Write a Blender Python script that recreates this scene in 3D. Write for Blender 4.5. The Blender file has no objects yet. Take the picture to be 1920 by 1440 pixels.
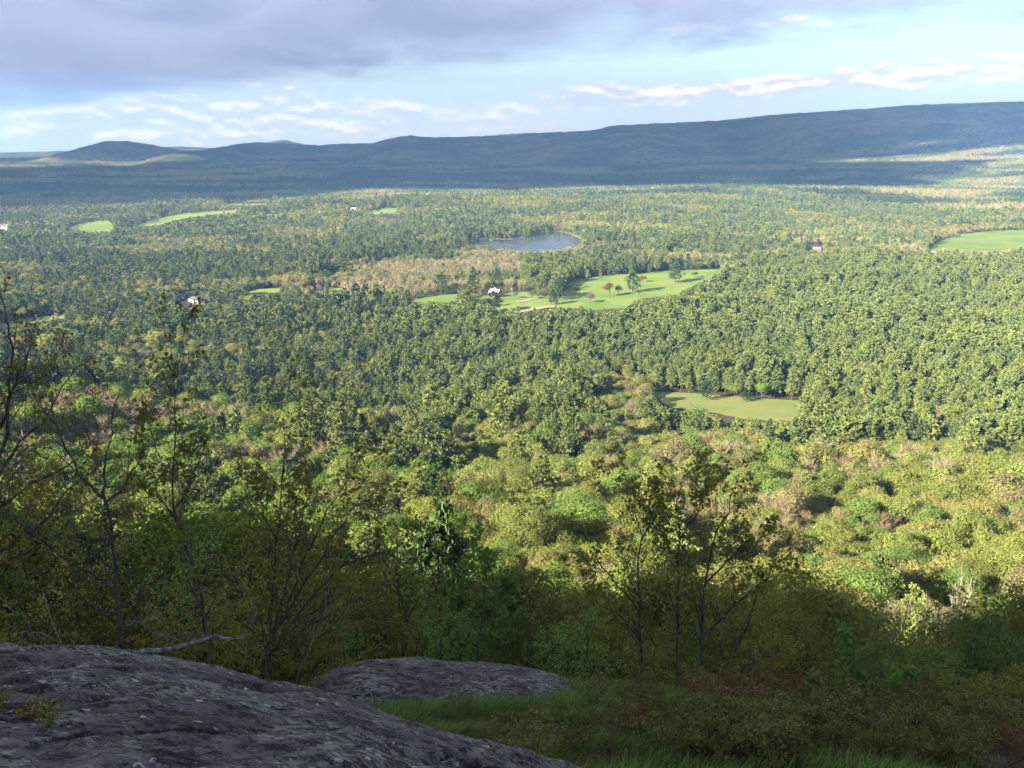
import bpy, math, random
import numpy as np
from mathutils import Vector, Matrix
from mathutils.geometry import delaunay_2d_cdt

# ------------------------------------------------------------------ camera, sky, sun, exposure
scene = bpy.context.scene
COL = scene.collection
W, H, F = 1920.0, 1440.0, 1609.0          # photograph size and focal length in its pixels
PITCH = math.radians(15.9)
CZ = 190.0                                 # eye height above the valley pond
cam_data = bpy.data.cameras.new('camera')
cam = bpy.data.objects.new('camera', cam_data); COL.objects.link(cam)
cam.location = (0, 0, CZ); cam.rotation_euler = (math.pi/2 - PITCH, 0, 0)
cam_data.sensor_width = 36; cam_data.sensor_fit = 'HORIZONTAL'; cam_data.lens = F*36/W
cam_data.clip_start = 0.1; cam_data.clip_end = 90000
scene.camera = cam

SUN_EL = math.radians(25.0)
SUN_FROM = np.array([-0.79, -0.613]); SUN_FROM /= np.linalg.norm(SUN_FROM)   # horizontal direction towards the sun
SUN_DIR = Vector((SUN_FROM[0]*math.cos(SUN_EL), SUN_FROM[1]*math.cos(SUN_EL), math.sin(SUN_EL)))
sun_data = bpy.data.lights.new('sun', 'SUN')
sun_data.energy = 5.0; sun_data.angle = math.radians(0.5); sun_data.color = (1.0, 0.89, 0.66)
sun = bpy.data.objects.new('sun', sun_data); COL.objects.link(sun)
sun.rotation_euler = SUN_DIR.to_track_quat('Z', 'Y').to_euler()
sun.location = (0, 0, CZ+300)

vs = scene.view_settings
vs.view_transform = 'Standard'; vs.look = 'None'; vs.gamma = 1.0; vs.use_curve_mapping = False
vs.exposure = 2.68
scene.cycles.max_bounces = 4; scene.cycles.diffuse_bounces = 2; scene.cycles.glossy_bounces = 2
scene.cycles.transmission_bounces = 2; scene.cycles.volume_bounces = 0; scene.cycles.transparent_max_bounces = 4
scene.cycles.caustics_reflective = False; scene.cycles.caustics_refractive = False
scene.cycles.use_denoising = True
scene.cycles.use_light_tree = False; scene.cycles.use_adaptive_sampling = True; scene.cycles.adaptive_threshold = 0.02

world = bpy.data.worlds.new('World'); scene.world = world; world.use_nodes = True
class NT:
    """small node-tree helper"""
    def __init__(s, tree): s.t = tree; s.n = tree.nodes; s.l = tree.links
    def new(s, typ, **kw):
        n = s.n.new(typ)
        for k, v in kw.items(): setattr(n, k, v)
        return n
    def link(s, a, b): s.l.new(a, b)
    def val(s, sock, v):
        if hasattr(v, 'is_linked'): s.l.new(v, sock)
        else: sock.default_value = v
    def m(s, op, a, b=None, c=None, clamp=False):
        n = s.n.new('ShaderNodeMath'); n.operation = op; n.use_clamp = clamp
        s.val(n.inputs[0], a)
        if b is not None: s.val(n.inputs[1], b)
        if c is not None: s.val(n.inputs[2], c)
        return n.outputs[0]
    def ramp(s, x, a, b, lo=0.0, hi=1.0, smooth=True):
        n = s.n.new('ShaderNodeMapRange'); n.interpolation_type = 'SMOOTHSTEP' if smooth else 'LINEAR'
        s.val(n.inputs[0], x); s.val(n.inputs[1], a); s.val(n.inputs[2], b); s.val(n.inputs[3], lo); s.val(n.inputs[4], hi)
        return n.outputs[0]
    def mix(s, f, a, b, blend='MIX'):
        n = s.n.new('ShaderNodeMix'); n.data_type = 'RGBA'; n.blend_type = blend
        s.val(n.inputs[0], f)
        for sock, v in ((n.inputs[6], a), (n.inputs[7], b)):
            if hasattr(v, 'is_linked'): s.l.new(v, sock)
            else: sock.default_value = (*v, 1) if len(v) == 3 else v
        return n.outputs[2]
    def noise(s, vec, scale, detail=4, rough=0.55, dist=0.0):
        n = s.n.new('ShaderNodeTexNoise'); n.inputs['Scale'].default_value = scale
        n.inputs['Detail'].default_value = detail; n.inputs['Roughness'].default_value = rough; n.inputs['Distortion'].default_value = dist
        if vec is not None: s.l.new(vec, n.inputs['Vector'])
        return n
    def xyz(s, x, y, z):
        n = s.n.new('ShaderNodeCombineXYZ')
        s.val(n.inputs[0], x); s.val(n.inputs[1], y); s.val(n.inputs[2], z)
        return n.outputs[0]

def build_world():
    t = NT(world.node_tree); t.n.clear()
    out = t.new('ShaderNodeOutputWorld')
    sky = t.new('ShaderNodeTexSky', sky_type='NISHITA', sun_disc=False)
    sky.sun_elevation = SUN_EL
    sky.sun_rotation = math.atan2(SUN_FROM[0], SUN_FROM[1])
    sky.altitude = 300; sky.air_density = 1.0; sky.dust_density = 0.7; sky.ozone_density = 3.0
    bg = t.new('ShaderNodeBackground'); bg.inputs[1].default_value = 0.036
    tc = t.new('ShaderNodeTexCoord'); sp = t.new('ShaderNodeSeparateXYZ'); t.link(tc.outputs['Generated'], sp.inputs[0])
    x, y, z = sp.outputs[0], sp.outputs[1], sp.outputs[2]
    zc = t.m('MAXIMUM', z, 0.004)
    az = t.m('ARCTAN2', x, y)
    el = t.m('ARCSINE', z)
    # flat cloud layer coordinates
    den = t.m('ADD', zc, 0.012)
    px, py = t.m('DIVIDE', x, den), t.m('DIVIDE', y, den)
    pv = t.xyz(px, py, 0.0)
    nb = t.noise(pv, 0.22, 5, 0.55, 0.3).outputs[0]
    nf = t.noise(pv, 0.9, 5, 0.6, 0.2).outputs[0]
    line = t.m('ADD', px, t.m('MULTIPLY', py, 0.94))
    line = t.m('ADD', line, t.m('MULTIPLY', t.m('SUBTRACT', nb, 0.5), 6.5))
    rag = t.noise(t.xyz(t.m('MULTIPLY', az, 5.0), t.m('MULTIPLY', el, 16.0), 9.2), 1.5, 7, 0.6, 0.4).outputs[0]
    line = t.m('ADD', line, t.m('MULTIPLY', t.m('SUBTRACT', rag, 0.5), 7.0))
    far_edge = t.ramp(line, 6.8, 11.2, 1.0, 0.0)
    near_edge = t.ramp(line, -2.2, 0.6, 0.0, 1.0)
    above = t.ramp(z, 0.018, 0.042)
    deck = t.m('MULTIPLY', t.m('MULTIPLY', far_edge, near_edge), above)
    bill = t.noise(t.xyz(t.m('MULTIPLY', az, 3.2), t.m('MULTIPLY', el, 9.0), 4.2), 1.5, 7, 0.58, 0.6).outputs[0]
    deck_tone = t.ramp(t.m('ADD', t.m('MULTIPLY', bill, 0.70), t.m('MULTIPLY', nb, 0.30)), 0.36, 0.64)
    deck_col = t.mix(deck_tone, (0.066, 0.069, 0.097), (0.100, 0.103, 0.133))
    # broken sunlit cumulus low over the hills: tops cream, bases blue grey
    def cnoise(dy, sx=10.0, sy=24.0): return t.noise(t.xyz(t.m('MULTIPLY', az, sx), t.m('ADD', t.m('MULTIPLY', el, sy), dy), 1.7), 2.0, 9, 0.60, 0.08).outputs[0]
    nc, nc2 = cnoise(0.0), cnoise(0.14)
    def bell(v, c, w):
        o = t.m('DIVIDE', t.m('SUBTRACT', v, c), w); return t.m('POWER', 2.718, t.m('MULTIPLY', t.m('MULTIPLY', o, o), -1.0))
    bank = t.m('MULTIPLY', bell(az, -0.30, 0.30), bell(el, 0.022, 0.026))
    cen = t.ramp(az, -0.1, 0.55, 0.030, 0.072, False)
    band = t.m('MULTIPLY', t.ramp(az, -0.14, 0.10), bell(el, cen, 0.013))
    puff = t.m('MULTIPLY', bell(az, 0.22, 0.10), bell(el, 0.115, 0.010))
    where = t.m('MAXIMUM', t.m('MULTIPLY', puff, 0.7), t.m('MAXIMUM', bank, band))
    cover = t.m('ADD', t.m('MULTIPLY', where, 0.44), t.m('SUBTRACT', nc, 0.25))
    cum = t.ramp(cover, 0.38, 0.66)
    lit = t.ramp(t.m('SUBTRACT', nc, nc2), -0.05, 0.10)
    cum_col = t.mix(lit, (0.200, 0.190, 0.190), (0.36, 0.295, 0.21))
    veil = t.ramp(el, 0.0, 0.10, 0.75, 0.0)
    skyc = t.mix(t.m('MAXIMUM', veil, 0.22), sky.outputs[0], (6.3, 6.0, 5.8))
    t.link(skyc, bg.inputs[0])
    c1 = t.mix(deck, (0, 0, 0), deck_col)
    bgd = t.new('ShaderNodeBackground'); t.link(deck_col, bgd.inputs[0])
    bgc = t.new('ShaderNodeBackground'); t.link(cum_col, bgc.inputs[0])
    m1 = t.new('ShaderNodeMixShader'); m2 = t.new('ShaderNodeMixShader')
    t.link(t.m('MULTIPLY', cum, 0.85), m1.inputs[0]); t.link(bg.outputs[0], m1.inputs[1]); t.link(bgc.outputs[0], m1.inputs[2])
    t.link(t.m('MULTIPLY', deck, 0.96), m2.inputs[0]); t.link(m1.outputs[0], m2.inputs[1]); t.link(bgd.outputs[0], m2.inputs[2])
    t.link(m2.outputs[0], out.inputs[0])
build_world()

# ------------------------------------------------------------------ helpers
RNG = np.random.default_rng(7)
sp_, cp_ = math.sin(PITCH), math.cos(PITCH)
def ray(px, py):
    px, py = np.asarray(px, float), np.asarray(py, float)
    u, v = (px-W/2)/F, (H/2-py)/F
    d = np.stack([u, cp_+v*sp_, -sp_+v*cp_], -1)
    return d/np.linalg.norm(d, axis=-1, keepdims=True)
def project(P):
    P = np.asarray(P, float); q = P-np.array([0, 0, CZ])
    dep = q[..., 1]*cp_ - q[..., 2]*sp_
    up = q[..., 1]*sp_ + q[..., 2]*cp_
    dep = np.where(np.abs(dep) < 1e-3, 1e-3, dep)
    return W/2+F*q[..., 0]/dep, H/2-F*up/dep, dep

def _hash(ix, iy, s):
    h = (ix.astype(np.int64)*374761393 + iy.astype(np.int64)*668265263 + s*2147483647) & 0xffffffff
    h = ((h ^ (h >> 13))*1274126177) & 0xffffffff
    return ((h ^ (h >> 16)) & 0xffff)/65535.0
def vnoise(x, y, s=0):
    x, y = np.asarray(x, float), np.asarray(y, float)
    ix, iy = np.floor(x), np.floor(y); fx, fy = x-ix, y-iy
    fx, fy = fx*fx*(3-2*fx), fy*fy*(3-2*fy)
    a, b = _hash(ix, iy, s), _hash(ix+1, iy, s); c, d = _hash(ix, iy+1, s), _hash(ix+1, iy+1, s)
    return (a*(1-fx)+b*fx)*(1-fy)+(c*(1-fx)+d*fx)*fy - 0.5
def fbm(x, y, o=4, s=0, g=0.5):
    r = 0; a = 1.0
    for k in range(o):
        r = r+a*vnoise(x*2**k, y*2**k, s+k); a *= g
    return r
def sstep(x, a, b):
    t = np.clip((x-a)/(b-a), 0, 1); return t*t*(3-2*t)

PROF_Q = [-400, -140, -90, -60, -30, -10, -5, 0, 3, 4, 5.2, 6.5, 7.5, 9, 11, 14, 20, 30, 45, 70, 100, 150, 192, 300, 400, 520, 620, 800, 1000, 1400, 1e6]
PROF_Z = [84, 80, 74, 52, 25, 4.0, -1.0, -2.4, -3.3, -3.6, -4.2, -4.95, -5.6, -6.5, -7.8, -10, -15, -25, -38, -55, -72, -89, -100, -127, -149, -173, -182, -187, -189, -190, -190]  # negative distances: unseen rise behind the viewpoint, shaped to shade ledge and upper slope
KNOLLS = [(-1500, 3300, 22, 700, 170), (200, 3500, 20, 600, 160), (-600, 3950, 26, 800, 190), (1300, 4000, 30, 700, 170), (-2200, 4600, 30, 900, 220), (700, 4900, 34, 800, 210), (-900, 5400, 36, 900, 240), (2300, 5300, 50, 700, 260),
          (-560, 2330, 30, 560, 230), (350, 2250, 16, 300, 200), (900, 2750, 30, 900, 300), (-1150, 2000, -2, 400, 300),
          (3300, 5200, 205, 1150, 900), (2600, 4000, 60, 900, 500), (-300, 4200, 18, 900, 500), (1500, 4600, 45, 700, 450),
          (-2600, 7000, 40, 1500, 800), (-900, 6200, 30, 900, 500), (700, 6000, 40, 800, 500)]
POND_C = (20, 1690)
def ground_h(x, y):
    x, y = np.asarray(x, float), np.asarray(y, float)
    r = np.hypot(x, y)
    q = 0.85*y+0.15*r - 0.28*np.maximum(0, -x-8)*sstep(r, 10, 60) + 0.10*np.maximum(0, x-20)
    q = q + sstep(r, 40, 150)*fbm(x/140, y/140, 3, 11)*55*(1-sstep(r, 500, 800))
    z = CZ + np.interp(q, PROF_Q, PROF_Z)
    z = z + 0.12*fbm(x*1.3, y*1.3, 3, 5)*sstep(r, 2, 5)*(1-sstep(r, 30, 60))
    z = z + sstep(-q, 25, 70)*fbm(x/26, y/26, 3, 15)*13  # ragged crest on the unseen rise, added to break up its shadow edge
    far = sstep(r, 650, 1300)
    u = fbm(x/620, y/620, 3, 3)*16*far
    for cx, cy, h, sx, sy in KNOLLS:
        u = u + h*np.exp(-((x-cx)/sx)**2-((y-cy)/sy)**2)
    dp = np.exp(-((x-POND_C[0])/430)**2-((y-POND_C[1])/330)**2)
    u = u*(1-np.clip(dp*1.9, 0, 1))
    return z+u
def at(px, py, rmax=30000.0):
    """world point where the ray of a photograph pixel first meets the ground"""
    d = ray(px, py); d2 = d.reshape(-1, 3); out = np.zeros_like(d2)
    ts = np.concatenate([np.linspace(3, 60, 240), np.geomspace(60, rmax, 900)[1:]])
    for i, dd in enumerate(d2):
        P = ts[:, None]*dd+np.array([0, 0, CZ])
        below = P[:, 2] < ground_h(P[:, 0], P[:, 1])
        k = int(np.argmax(below)) if below.any() else len(ts)-1
        a, b = ts[max(k-1, 0)], ts[k]
        for _ in range(14):
            m = (a+b)/2; p = m*dd; 
            if p[2]+CZ < ground_h(p[0], p[1]): b = m
            else: a = m
        out[i] = b*dd+np.array([0, 0, CZ])
    return out.reshape(d.shape)
def inside(poly, x, y):
    p = np.asarray(poly, float); x, y = np.asarray(x, float), np.asarray(y, float)
    c = np.zeros(x.shape, bool); j = len(p)-1
    for i in range(len(p)):
        xi, yi, xj, yj = p[i, 0], p[i, 1], p[j, 0], p[j, 1]
        if yi != yj:
            c ^= ((yi > y) != (yj > y)) & (x < (xj-xi)*(y-yi)/(yj-yi)+xi)
        j = i
    return c

def tag(o, label, cat=None, group=None, kind=None):
    o['label'] = label
    if cat: o['category'] = cat
    if group: o['group'] = group
    if kind: o['kind'] = kind
    return o
def empty(name, loc, rz=0.0):
    o = bpy.data.objects.new(name, None); COL.objects.link(o)
    o.location = loc; o.rotation_euler = (0, 0, rz); o.empty_display_size = 0.2
    return o
def link(name, mesh, parent=None):
    o = bpy.data.objects.new(name, mesh); COL.objects.link(o)
    if parent is not None: o.parent = parent
    return o

class MB:
    """collects vertices, triangles and quads (with a colour per vertex) for one mesh"""
    def __init__(s): s.v = []; s.c = []; s.f = []; s.mi = []; s.n = 0
    def add(s, V, Fc, col=1.0, mat=0):
        V = np.asarray(V, float).reshape(-1, 3)
        col = np.asarray(col, float)
        if col.ndim == 0: col = np.full((len(V), 3), float(col))
        elif col.ndim == 1 and len(col) == 3 and len(V) != 3: col = np.tile(col, (len(V), 1))
        elif col.ndim == 1: col = np.repeat(col[:, None], 3, 1)
        Fc = np.asarray(Fc, int)
        s.v.append(V); s.c.append(col); s.f.append(Fc+s.n); s.mi.append(np.full(len(Fc), mat)); s.n += len(V)
        return s
    def merge(s, o, mat=0):
        for V, c, f, mi in zip(o.v, o.c, o.f, o.mi):
            pass
        off = s.n
        s.v += o.v; s.c += o.c; s.f += [f+off for f in o.f]; s.mi += [np.full(len(f), mat) for f in o.f]; s.n += o.n
        return s
    def mesh(s, name, mats, smooth=False):
        me = bpy.data.meshes.new(name)
        V = np.concatenate(s.v); C = np.concatenate(s.c)
        me.vertices.add(len(V)); me.vertices.foreach_set('co', V.astype(np.float32).ravel())
        loops = np.concatenate([f.ravel() for f in s.f]); sizes = np.concatenate([np.full(len(f), f.shape[1]) for f in s.f])
        starts = np.concatenate([[0], np.cumsum(sizes)[:-1]])
        me.loops.add(len(loops)); me.loops.foreach_set('vertex_index', loops.astype(np.int32))
        me.polygons.add(len(sizes)); me.polygons.foreach_set('loop_start', starts.astype(np.int32))
        me.polygons.foreach_set('material_index', np.concatenate(s.mi).astype(np.int32))
        me.polygons.foreach_set('use_smooth', np.full(len(sizes), smooth))
        a = me.attributes.new('col', 'FLOAT_COLOR', 'POINT')
        a.data.foreach_set('color', np.concatenate([C, np.ones((len(C), 1))], 1).astype(np.float32).ravel())
        for m in (mats if isinstance(mats, (list, tuple)) else [mats]): me.materials.append(m)
        me.update(calc_edges=True)
        return me
def unit(v): return v/np.maximum(np.linalg.norm(v, axis=-1, keepdims=True), 1e-9)
def tube(mb, pts, rad, sides=5, col=1.0, mat=0):
    pts = np.asarray(pts, float); n = len(pts); rad = np.broadcast_to(np.asarray(rad, float), (n,))
    tan = unit(np.gradient(pts, axis=0))
    ref = np.array([0.31, 0.95, 0.05]) if abs(tan[0, 2]) > 0.8 else np.array([0.0, 0.0, 1.0])
    a = unit(np.cross(tan, ref)); b = np.cross(tan, a)
    th = np.linspace(0, 2*np.pi, sides, endpoint=False)
    V = pts[:, None, :]+rad[:, None, None]*(np.cos(th)[None, :, None]*a[:, None, :]+np.sin(th)[None, :, None]*b[:, None, :])
    i = np.arange(n-1)[:, None]*sides; k = np.arange(sides)[None, :]; k2 = (k+1) % sides
    Fq = np.stack([i+k, i+k2, i+sides+k2, i+sides+k], -1).reshape(-1, 4)
    mb.add(V.reshape(-1, 3), Fq, col, mat)
def cards(mb, P, N, size, rng, col, aspect=1.0, tri=False):
    """irregular little faces centred at P facing N"""
    n = len(P); N = unit(N)
    t = unit(np.cross(N, unit(rng.normal(size=(n, 3))))); b = np.cross(N, t)
    size = np.broadcast_to(size, (n,))[:, None]
    k = 3 if tri else 4
    ang = (np.arange(k)*2*np.pi/k)[None, :]+rng.uniform(-0.45, 0.45, (n, k))
    rr = rng.uniform(0.55, 1.15, (n, k))
    V = P[:, None, :]+size[:, None]*rr[..., None]*(np.cos(ang)[..., None]*t[:, None, :]*aspect+np.sin(ang)[..., None]*b[:, None, :])
    V = V+N[:, None, :]*(rng.normal(size=(n, k, 1))*0.16)*size[:, None]
    mb.add(V.reshape(-1, 3), np.arange(n*k).reshape(n, k), np.repeat(col, k, 0))

# ------------------------------------------------------------------ materials
def material(name):
    m = bpy.data.materials.new(name); m.use_nodes = True
    t = NT(m.node_tree); t.n.clear(); out = t.new('ShaderNodeOutputMaterial')
    return m, t, out
def principled(t, out, color, rough=0.85, spec=0.2, bump=None, bstr=0.3, bdist=0.05):
    p = t.new('ShaderNodeBsdfPrincipled')
    t.val(p.inputs['Base Color'], color if hasattr(color, 'is_linked') else (*color, 1))
    t.val(p.inputs['Roughness'], rough); p.inputs['Specular IOR Level'].default_value = spec
    if bump is not None:
        b = t.new('ShaderNodeBump'); b.inputs['Strength'].default_value = bstr; b.inputs['Distance'].default_value = bdist
        t.link(bump, b.inputs['Height']); t.link(b.outputs[0], p.inputs['Normal'])
    t.link(p.outputs[0], out.inputs[0]); return p
def foliage_material(name, transl=0.3):
    m, t, out = material(name)
    c = t.new('ShaderNodeAttribute', attribute_name='col')
    ti = t.new('ShaderNodeAttribute', attribute_name='tint', attribute_type='INSTANCER')
    mixc = t.mix(1.0, c.outputs['Color'], ti.outputs['Color'], 'MULTIPLY')
    d = t.new('ShaderNodeBsdfDiffuse'); tr = t.new('ShaderNodeBsdfTranslucent')
    t.link(mixc, d.inputs[0]); t.link(mixc, tr.inputs[0])
    mx = t.new('ShaderNodeMixShader'); mx.inputs[0].default_value = transl
    t.link(d.outputs[0], mx.inputs[1]); t.link(tr.outputs[0], mx.inputs[2]); t.link(mx.outputs[0], out.inputs[0])
    return m
def bark_material(name, c1, c2, scale=6.0):
    m, t, out = material(name)
    tc = t.new('ShaderNodeTexCoord'); mp = t.new('ShaderNodeMapping'); mp.inputs['Scale'].default_value = (1, 1, 0.25)
    t.link(tc.outputs['Object'], mp.inputs[0])
    n = t.noise(mp.outputs[0], scale, 4, 0.65)
    principled(t, out, t.mix(t.ramp(n.outputs[0], 0.35, 0.65), c1, c2), 0.9, 0.1, n.outputs[0], 0.5, 0.01)
    return m
M = {}
M['foliage'] = foliage_material('foliage', 0.30)
M['needles'] = foliage_material('needles', 0.05)
M['leaves'] = foliage_material('leaves', 0.42)
M['twigs'] = foliage_material('twigs', 0.0)
M['bark'] = bark_material('bark', (0.045, 0.036, 0.028), (0.11, 0.092, 0.075))
M['pale_bark'] = bark_material('pale_bark', (0.26, 0.23, 0.20), (0.44, 0.41, 0.37))
M['dark_bark'] = bark_material('dark_bark', (0.035, 0.031, 0.028), (0.095, 0.085, 0.076), 22)
M['grey_wood'] = bark_material('grey_wood', (0.09, 0.088, 0.095), (0.30, 0.29, 0.30), 16)

def ground_material():
    m, t, out = material('ground')
    g = t.new('ShaderNodeNewGeometry')
    n1 = t.noise(g.outputs['Position'], 0.012, 5, 0.6); n2 = t.noise(g.outputs['Position'], 0.11, 5, 0.65); n3 = t.noise(g.outputs['Position'], 1.7, 4, 0.6)
    a = t.mix(t.ramp(n1.outputs[0], 0.35, 0.65), (0.035, 0.042, 0.020), (0.060, 0.052, 0.030))
    b = t.mix(t.ramp(n2.outputs[0], 0.4, 0.7), a, (0.030, 0.045, 0.020))
    c = t.mix(t.ramp(n3.outputs[0], 0.35, 0.7), b, (0.055, 0.043, 0.028))
    principled(t, out, c, 0.95, 0.1, n3.outputs[0], 0.6, 0.25); return m
M['ground'] = ground_material()
def canopy_material():
    m, t, out = material('wooded_hill')
    g = t.new('ShaderNodeNewGeometry')
    n1 = t.noise(g.outputs['Position'], 0.0022, 6, 0.62); n2 = t.noise(g.outputs['Position'], 0.028, 5, 0.7); n3 = t.noise(g.outputs['Position'], 0.09, 3, 0.7)
    a = t.mix(t.ramp(n1.outputs[0], 0.38, 0.64), (0.030, 0.046, 0.022), (0.150, 0.135, 0.065))
    b = t.mix(t.ramp(n2.outputs[0], 0.42, 0.66), a, (0.026, 0.040, 0.020))
    h = t.m('ADD', n2.outputs[0], t.m('MULTIPLY', n3.outputs[0], 0.5))
    principled(t, out, b, 0.95, 0.05, h, 0.9, 22.0); return m
M['hill'] = canopy_material()
def grass_material(name, c1, c2, c3, s1=0.02, s2=0.3):
    m, t, out = material(name)
    g = t.new('ShaderNodeNewGeometry')
    n1 = t.noise(g.outputs['Position'], s1, 5, 0.6); n2 = t.noise(g.outputs['Position'], s2, 5, 0.7)
    mp = t.new('ShaderNodeMapping'); mp.inputs['Rotation'].default_value = (0, 0, 0.5); mp.inputs['Scale'].default_value = (0.02, 0.35, 0.1)
    t.link(g.outputs['Position'], mp.inputs[0]); n3 = t.noise(mp.outputs[0], 1.0, 3, 0.5)
    a = t.mix(t.ramp(n1.outputs[0], 0.36, 0.62), c1, c2)
    b = t.mix(t.ramp(n2.outputs[0], 0.48, 0.78, 0, 0.8), a, c3)
    b = t.mix(t.ramp(n3.outputs[0], 0.4, 0.7, 0, 0.35), b, c2)
    principled(t, out, b, 0.95, 0.1, n2.outputs[0], 0.4, 0.3); return m
M['field'] = grass_material('field_grass', (0.080, 0.140, 0.030), (0.135, 0.180, 0.042), (0.125, 0.130, 0.050), 0.016, 0.08)
M['meadow'] = grass_material('meadow_grass', (0.100, 0.150, 0.040), (0.150, 0.165, 0.055), (0.185, 0.145, 0.075), 0.03, 0.10)
M['dry'] = grass_material('dry_marsh', (0.19, 0.165, 0.095), (0.13, 0.145, 0.065), (0.22, 0.18, 0.11), 0.03, 0.15)
M['sand'] = grass_material('sand', (0.24, 0.205, 0.145), (0.13, 0.135, 0.07), (0.11, 0.12, 0.055), 0.03, 0.08)
M['gravel'] = grass_material('gravel', (0.23, 0.185, 0.135), (0.27, 0.22, 0.16), (0.19, 0.16, 0.11), 0.05, 0.6)
M['soil'] = grass_material('ledge_soil', (0.030, 0.038, 0.016), (0.045, 0.034, 0.022), (0.05, 0.06, 0.02), 0.6, 6.0)
def water_material():
    m, t, out = material('pond_water')
    g = t.new('ShaderNodeNewGeometry'); mp = t.new('ShaderNodeMapping'); mp.inputs['Scale'].default_value = (0.25, 0.6, 1); t.link(g.outputs['Position'], mp.inputs[0])
    n = t.noise(mp.outputs[0], 1.0, 3, 0.6)
    nr = t.noise(g.outputs['Position'], 0.018, 4, 0.6, 0.5)
    p = principled(t, out, (0.035, 0.05, 0.065), t.ramp(nr.outputs[0], 0.4, 0.62, 0.08, 0.24), 0.5, n.outputs[0], 0.10, 0.3)
    p.inputs['IOR'].default_value = 1.33; return m
M['water'] = water_material()
def rock_material():
    m, t, out = material('lichen_rock')
    tc = t.new('ShaderNodeTexCoord'); v = tc.outputs['Object']
    mp = t.new('ShaderNodeMapping'); mp.inputs['Rotation'].default_value = (0, 0, math.radians(-38)); mp.inputs['Scale'].default_value = (1.0, 2.1, 1.0); t.link(v, mp.inputs[0])
    sv = mp.outputs[0]
    st = t.noise(sv, 6.5, 10, 0.76, 0.25).outputs[0]
    fine = t.noise(v, 55, 6, 0.75).outputs[0]
    big = t.noise(v, 1.1, 4, 0.6).outputs[0]
    a = t.mix(t.ramp(st, 0.42, 0.58), (0.020, 0.020, 0.023), (0.140, 0.138, 0.142))
    a = t.mix(t.ramp(big, 0.45, 0.62, 0, 0.5), a, (0.040, 0.034, 0.032))
    a = t.mix(t.ramp(fine, 0.52, 0.66, 0, 0.8), a, (0.215, 0.213, 0.213))
    l1 = t.noise(sv, 11.0, 10, 0.80, 0.5).outputs[0]; l2 = t.noise(v, 1.7, 4, 0.6).outputs[0]
    lich = t.m('MULTIPLY', t.ramp(l1, 0.495, 0.53), t.ramp(l2, 0.43, 0.56))
    a = t.mix(t.m('MULTIPLY', lich, 0.85), a, (0.250, 0.285, 0.240))
    vo = t.new('ShaderNodeTexVoronoi'); vo.inputs['Scale'].default_value = 13.0; vo.inputs['Randomness'].default_value = 1.0
    wob = t.noise(v, 22, 4, 0.7).outputs['Color']; va = t.new('ShaderNodeVectorMath', operation='MULTIPLY_ADD'); t.link(wob, va.inputs[0]); va.inputs[1].default_value = (0.09, 0.09, 0.09); t.link(sv, va.inputs[2]); t.link(va.outputs[0], vo.inputs['Vector'])
    sepc = t.new('ShaderNodeSeparateColor'); t.link(vo.outputs['Color'], sepc.inputs[0])
    wh = t.m('MULTIPLY', t.m('GREATER_THAN', sepc.outputs[0], 0.87), t.ramp(vo.outputs['Distance'], 0.20, 0.34, 1, 0))
    a = t.mix(t.m('MULTIPLY', wh, 0.9), a, (0.50, 0.50, 0.51))
    vo2 = t.new('ShaderNodeTexVoronoi'); vo2.inputs['Scale'].default_value = 31.0; t.link(va.outputs[0], vo2.inputs['Vector'])
    sep2 = t.new('ShaderNodeSeparateColor'); t.link(vo2.outputs['Color'], sep2.inputs[0])
    w3 = t.m('MULTIPLY', t.m('MULTIPLY', t.m('GREATER_THAN', sep2.outputs[0], 0.72), t.ramp(vo2.outputs['Distance'], 0.28, 0.46, 1, 0)), t.ramp(l2, 0.40, 0.58))
    a = t.mix(t.m('MULTIPLY', w3, 0.8), a, (0.42, 0.425, 0.42))
    dk = t.noise(sv, 15.0, 8, 0.75, 0.4).outputs[0]
    a = t.mix(t.ramp(dk, 0.54, 0.60, 0, 0.9), a, (0.010, 0.010, 0.011))
    hgt = t.m('ADD', t.m('MULTIPLY', st, 1.0), t.m('ADD', t.m('MULTIPLY', fine, 0.25), t.m('MULTIPLY', lich, 0.10)))
    principled(t, out, a, 0.9, 0.25, hgt, 0.9, 0.05); return m
M['rock'] = rock_material()
def plain(name, c, rough=0.8, noise=0.25, scale=2.0):
    m, t, out = material(name)
    tc = t.new('ShaderNodeTexCoord'); n = t.noise(tc.outputs['Object'], scale, 4, 0.6)
    principled(t, out, t.mix(t.ramp(n.outputs[0], 0.35, 0.7, 0, 1), tuple(v*(1-noise) for v in c), tuple(min(1, v*(1+noise*0.4)) for v in c)), rough, 0.3); return m
M['pink_wall'] = plain('pink_wall', (0.34, 0.25, 0.20)); M['pale_roof'] = plain('pale_roof', (0.27, 0.215, 0.19))
M['white_wall'] = plain('white_wall', (0.58, 0.56, 0.53)); M['dark_roof'] = plain('dark_roof', (0.085, 0.085, 0.095)); M['dark_wall'] = plain('dark_wall', (0.06, 0.055, 0.055))
M['red_wall'] = plain('red_wall', (0.30, 0.07, 0.06)); M['grey_roof'] = plain('grey_roof', (0.15, 0.15, 0.16))
M['pane'] = plain('window_pane', (0.03, 0.035, 0.045), 0.15, 0.1); M['brick'] = plain('chimney_brick', (0.55, 0.45, 0.38))
M['blue_door'] = plain('pale_door', (0.62, 0.66, 0.76))
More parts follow.
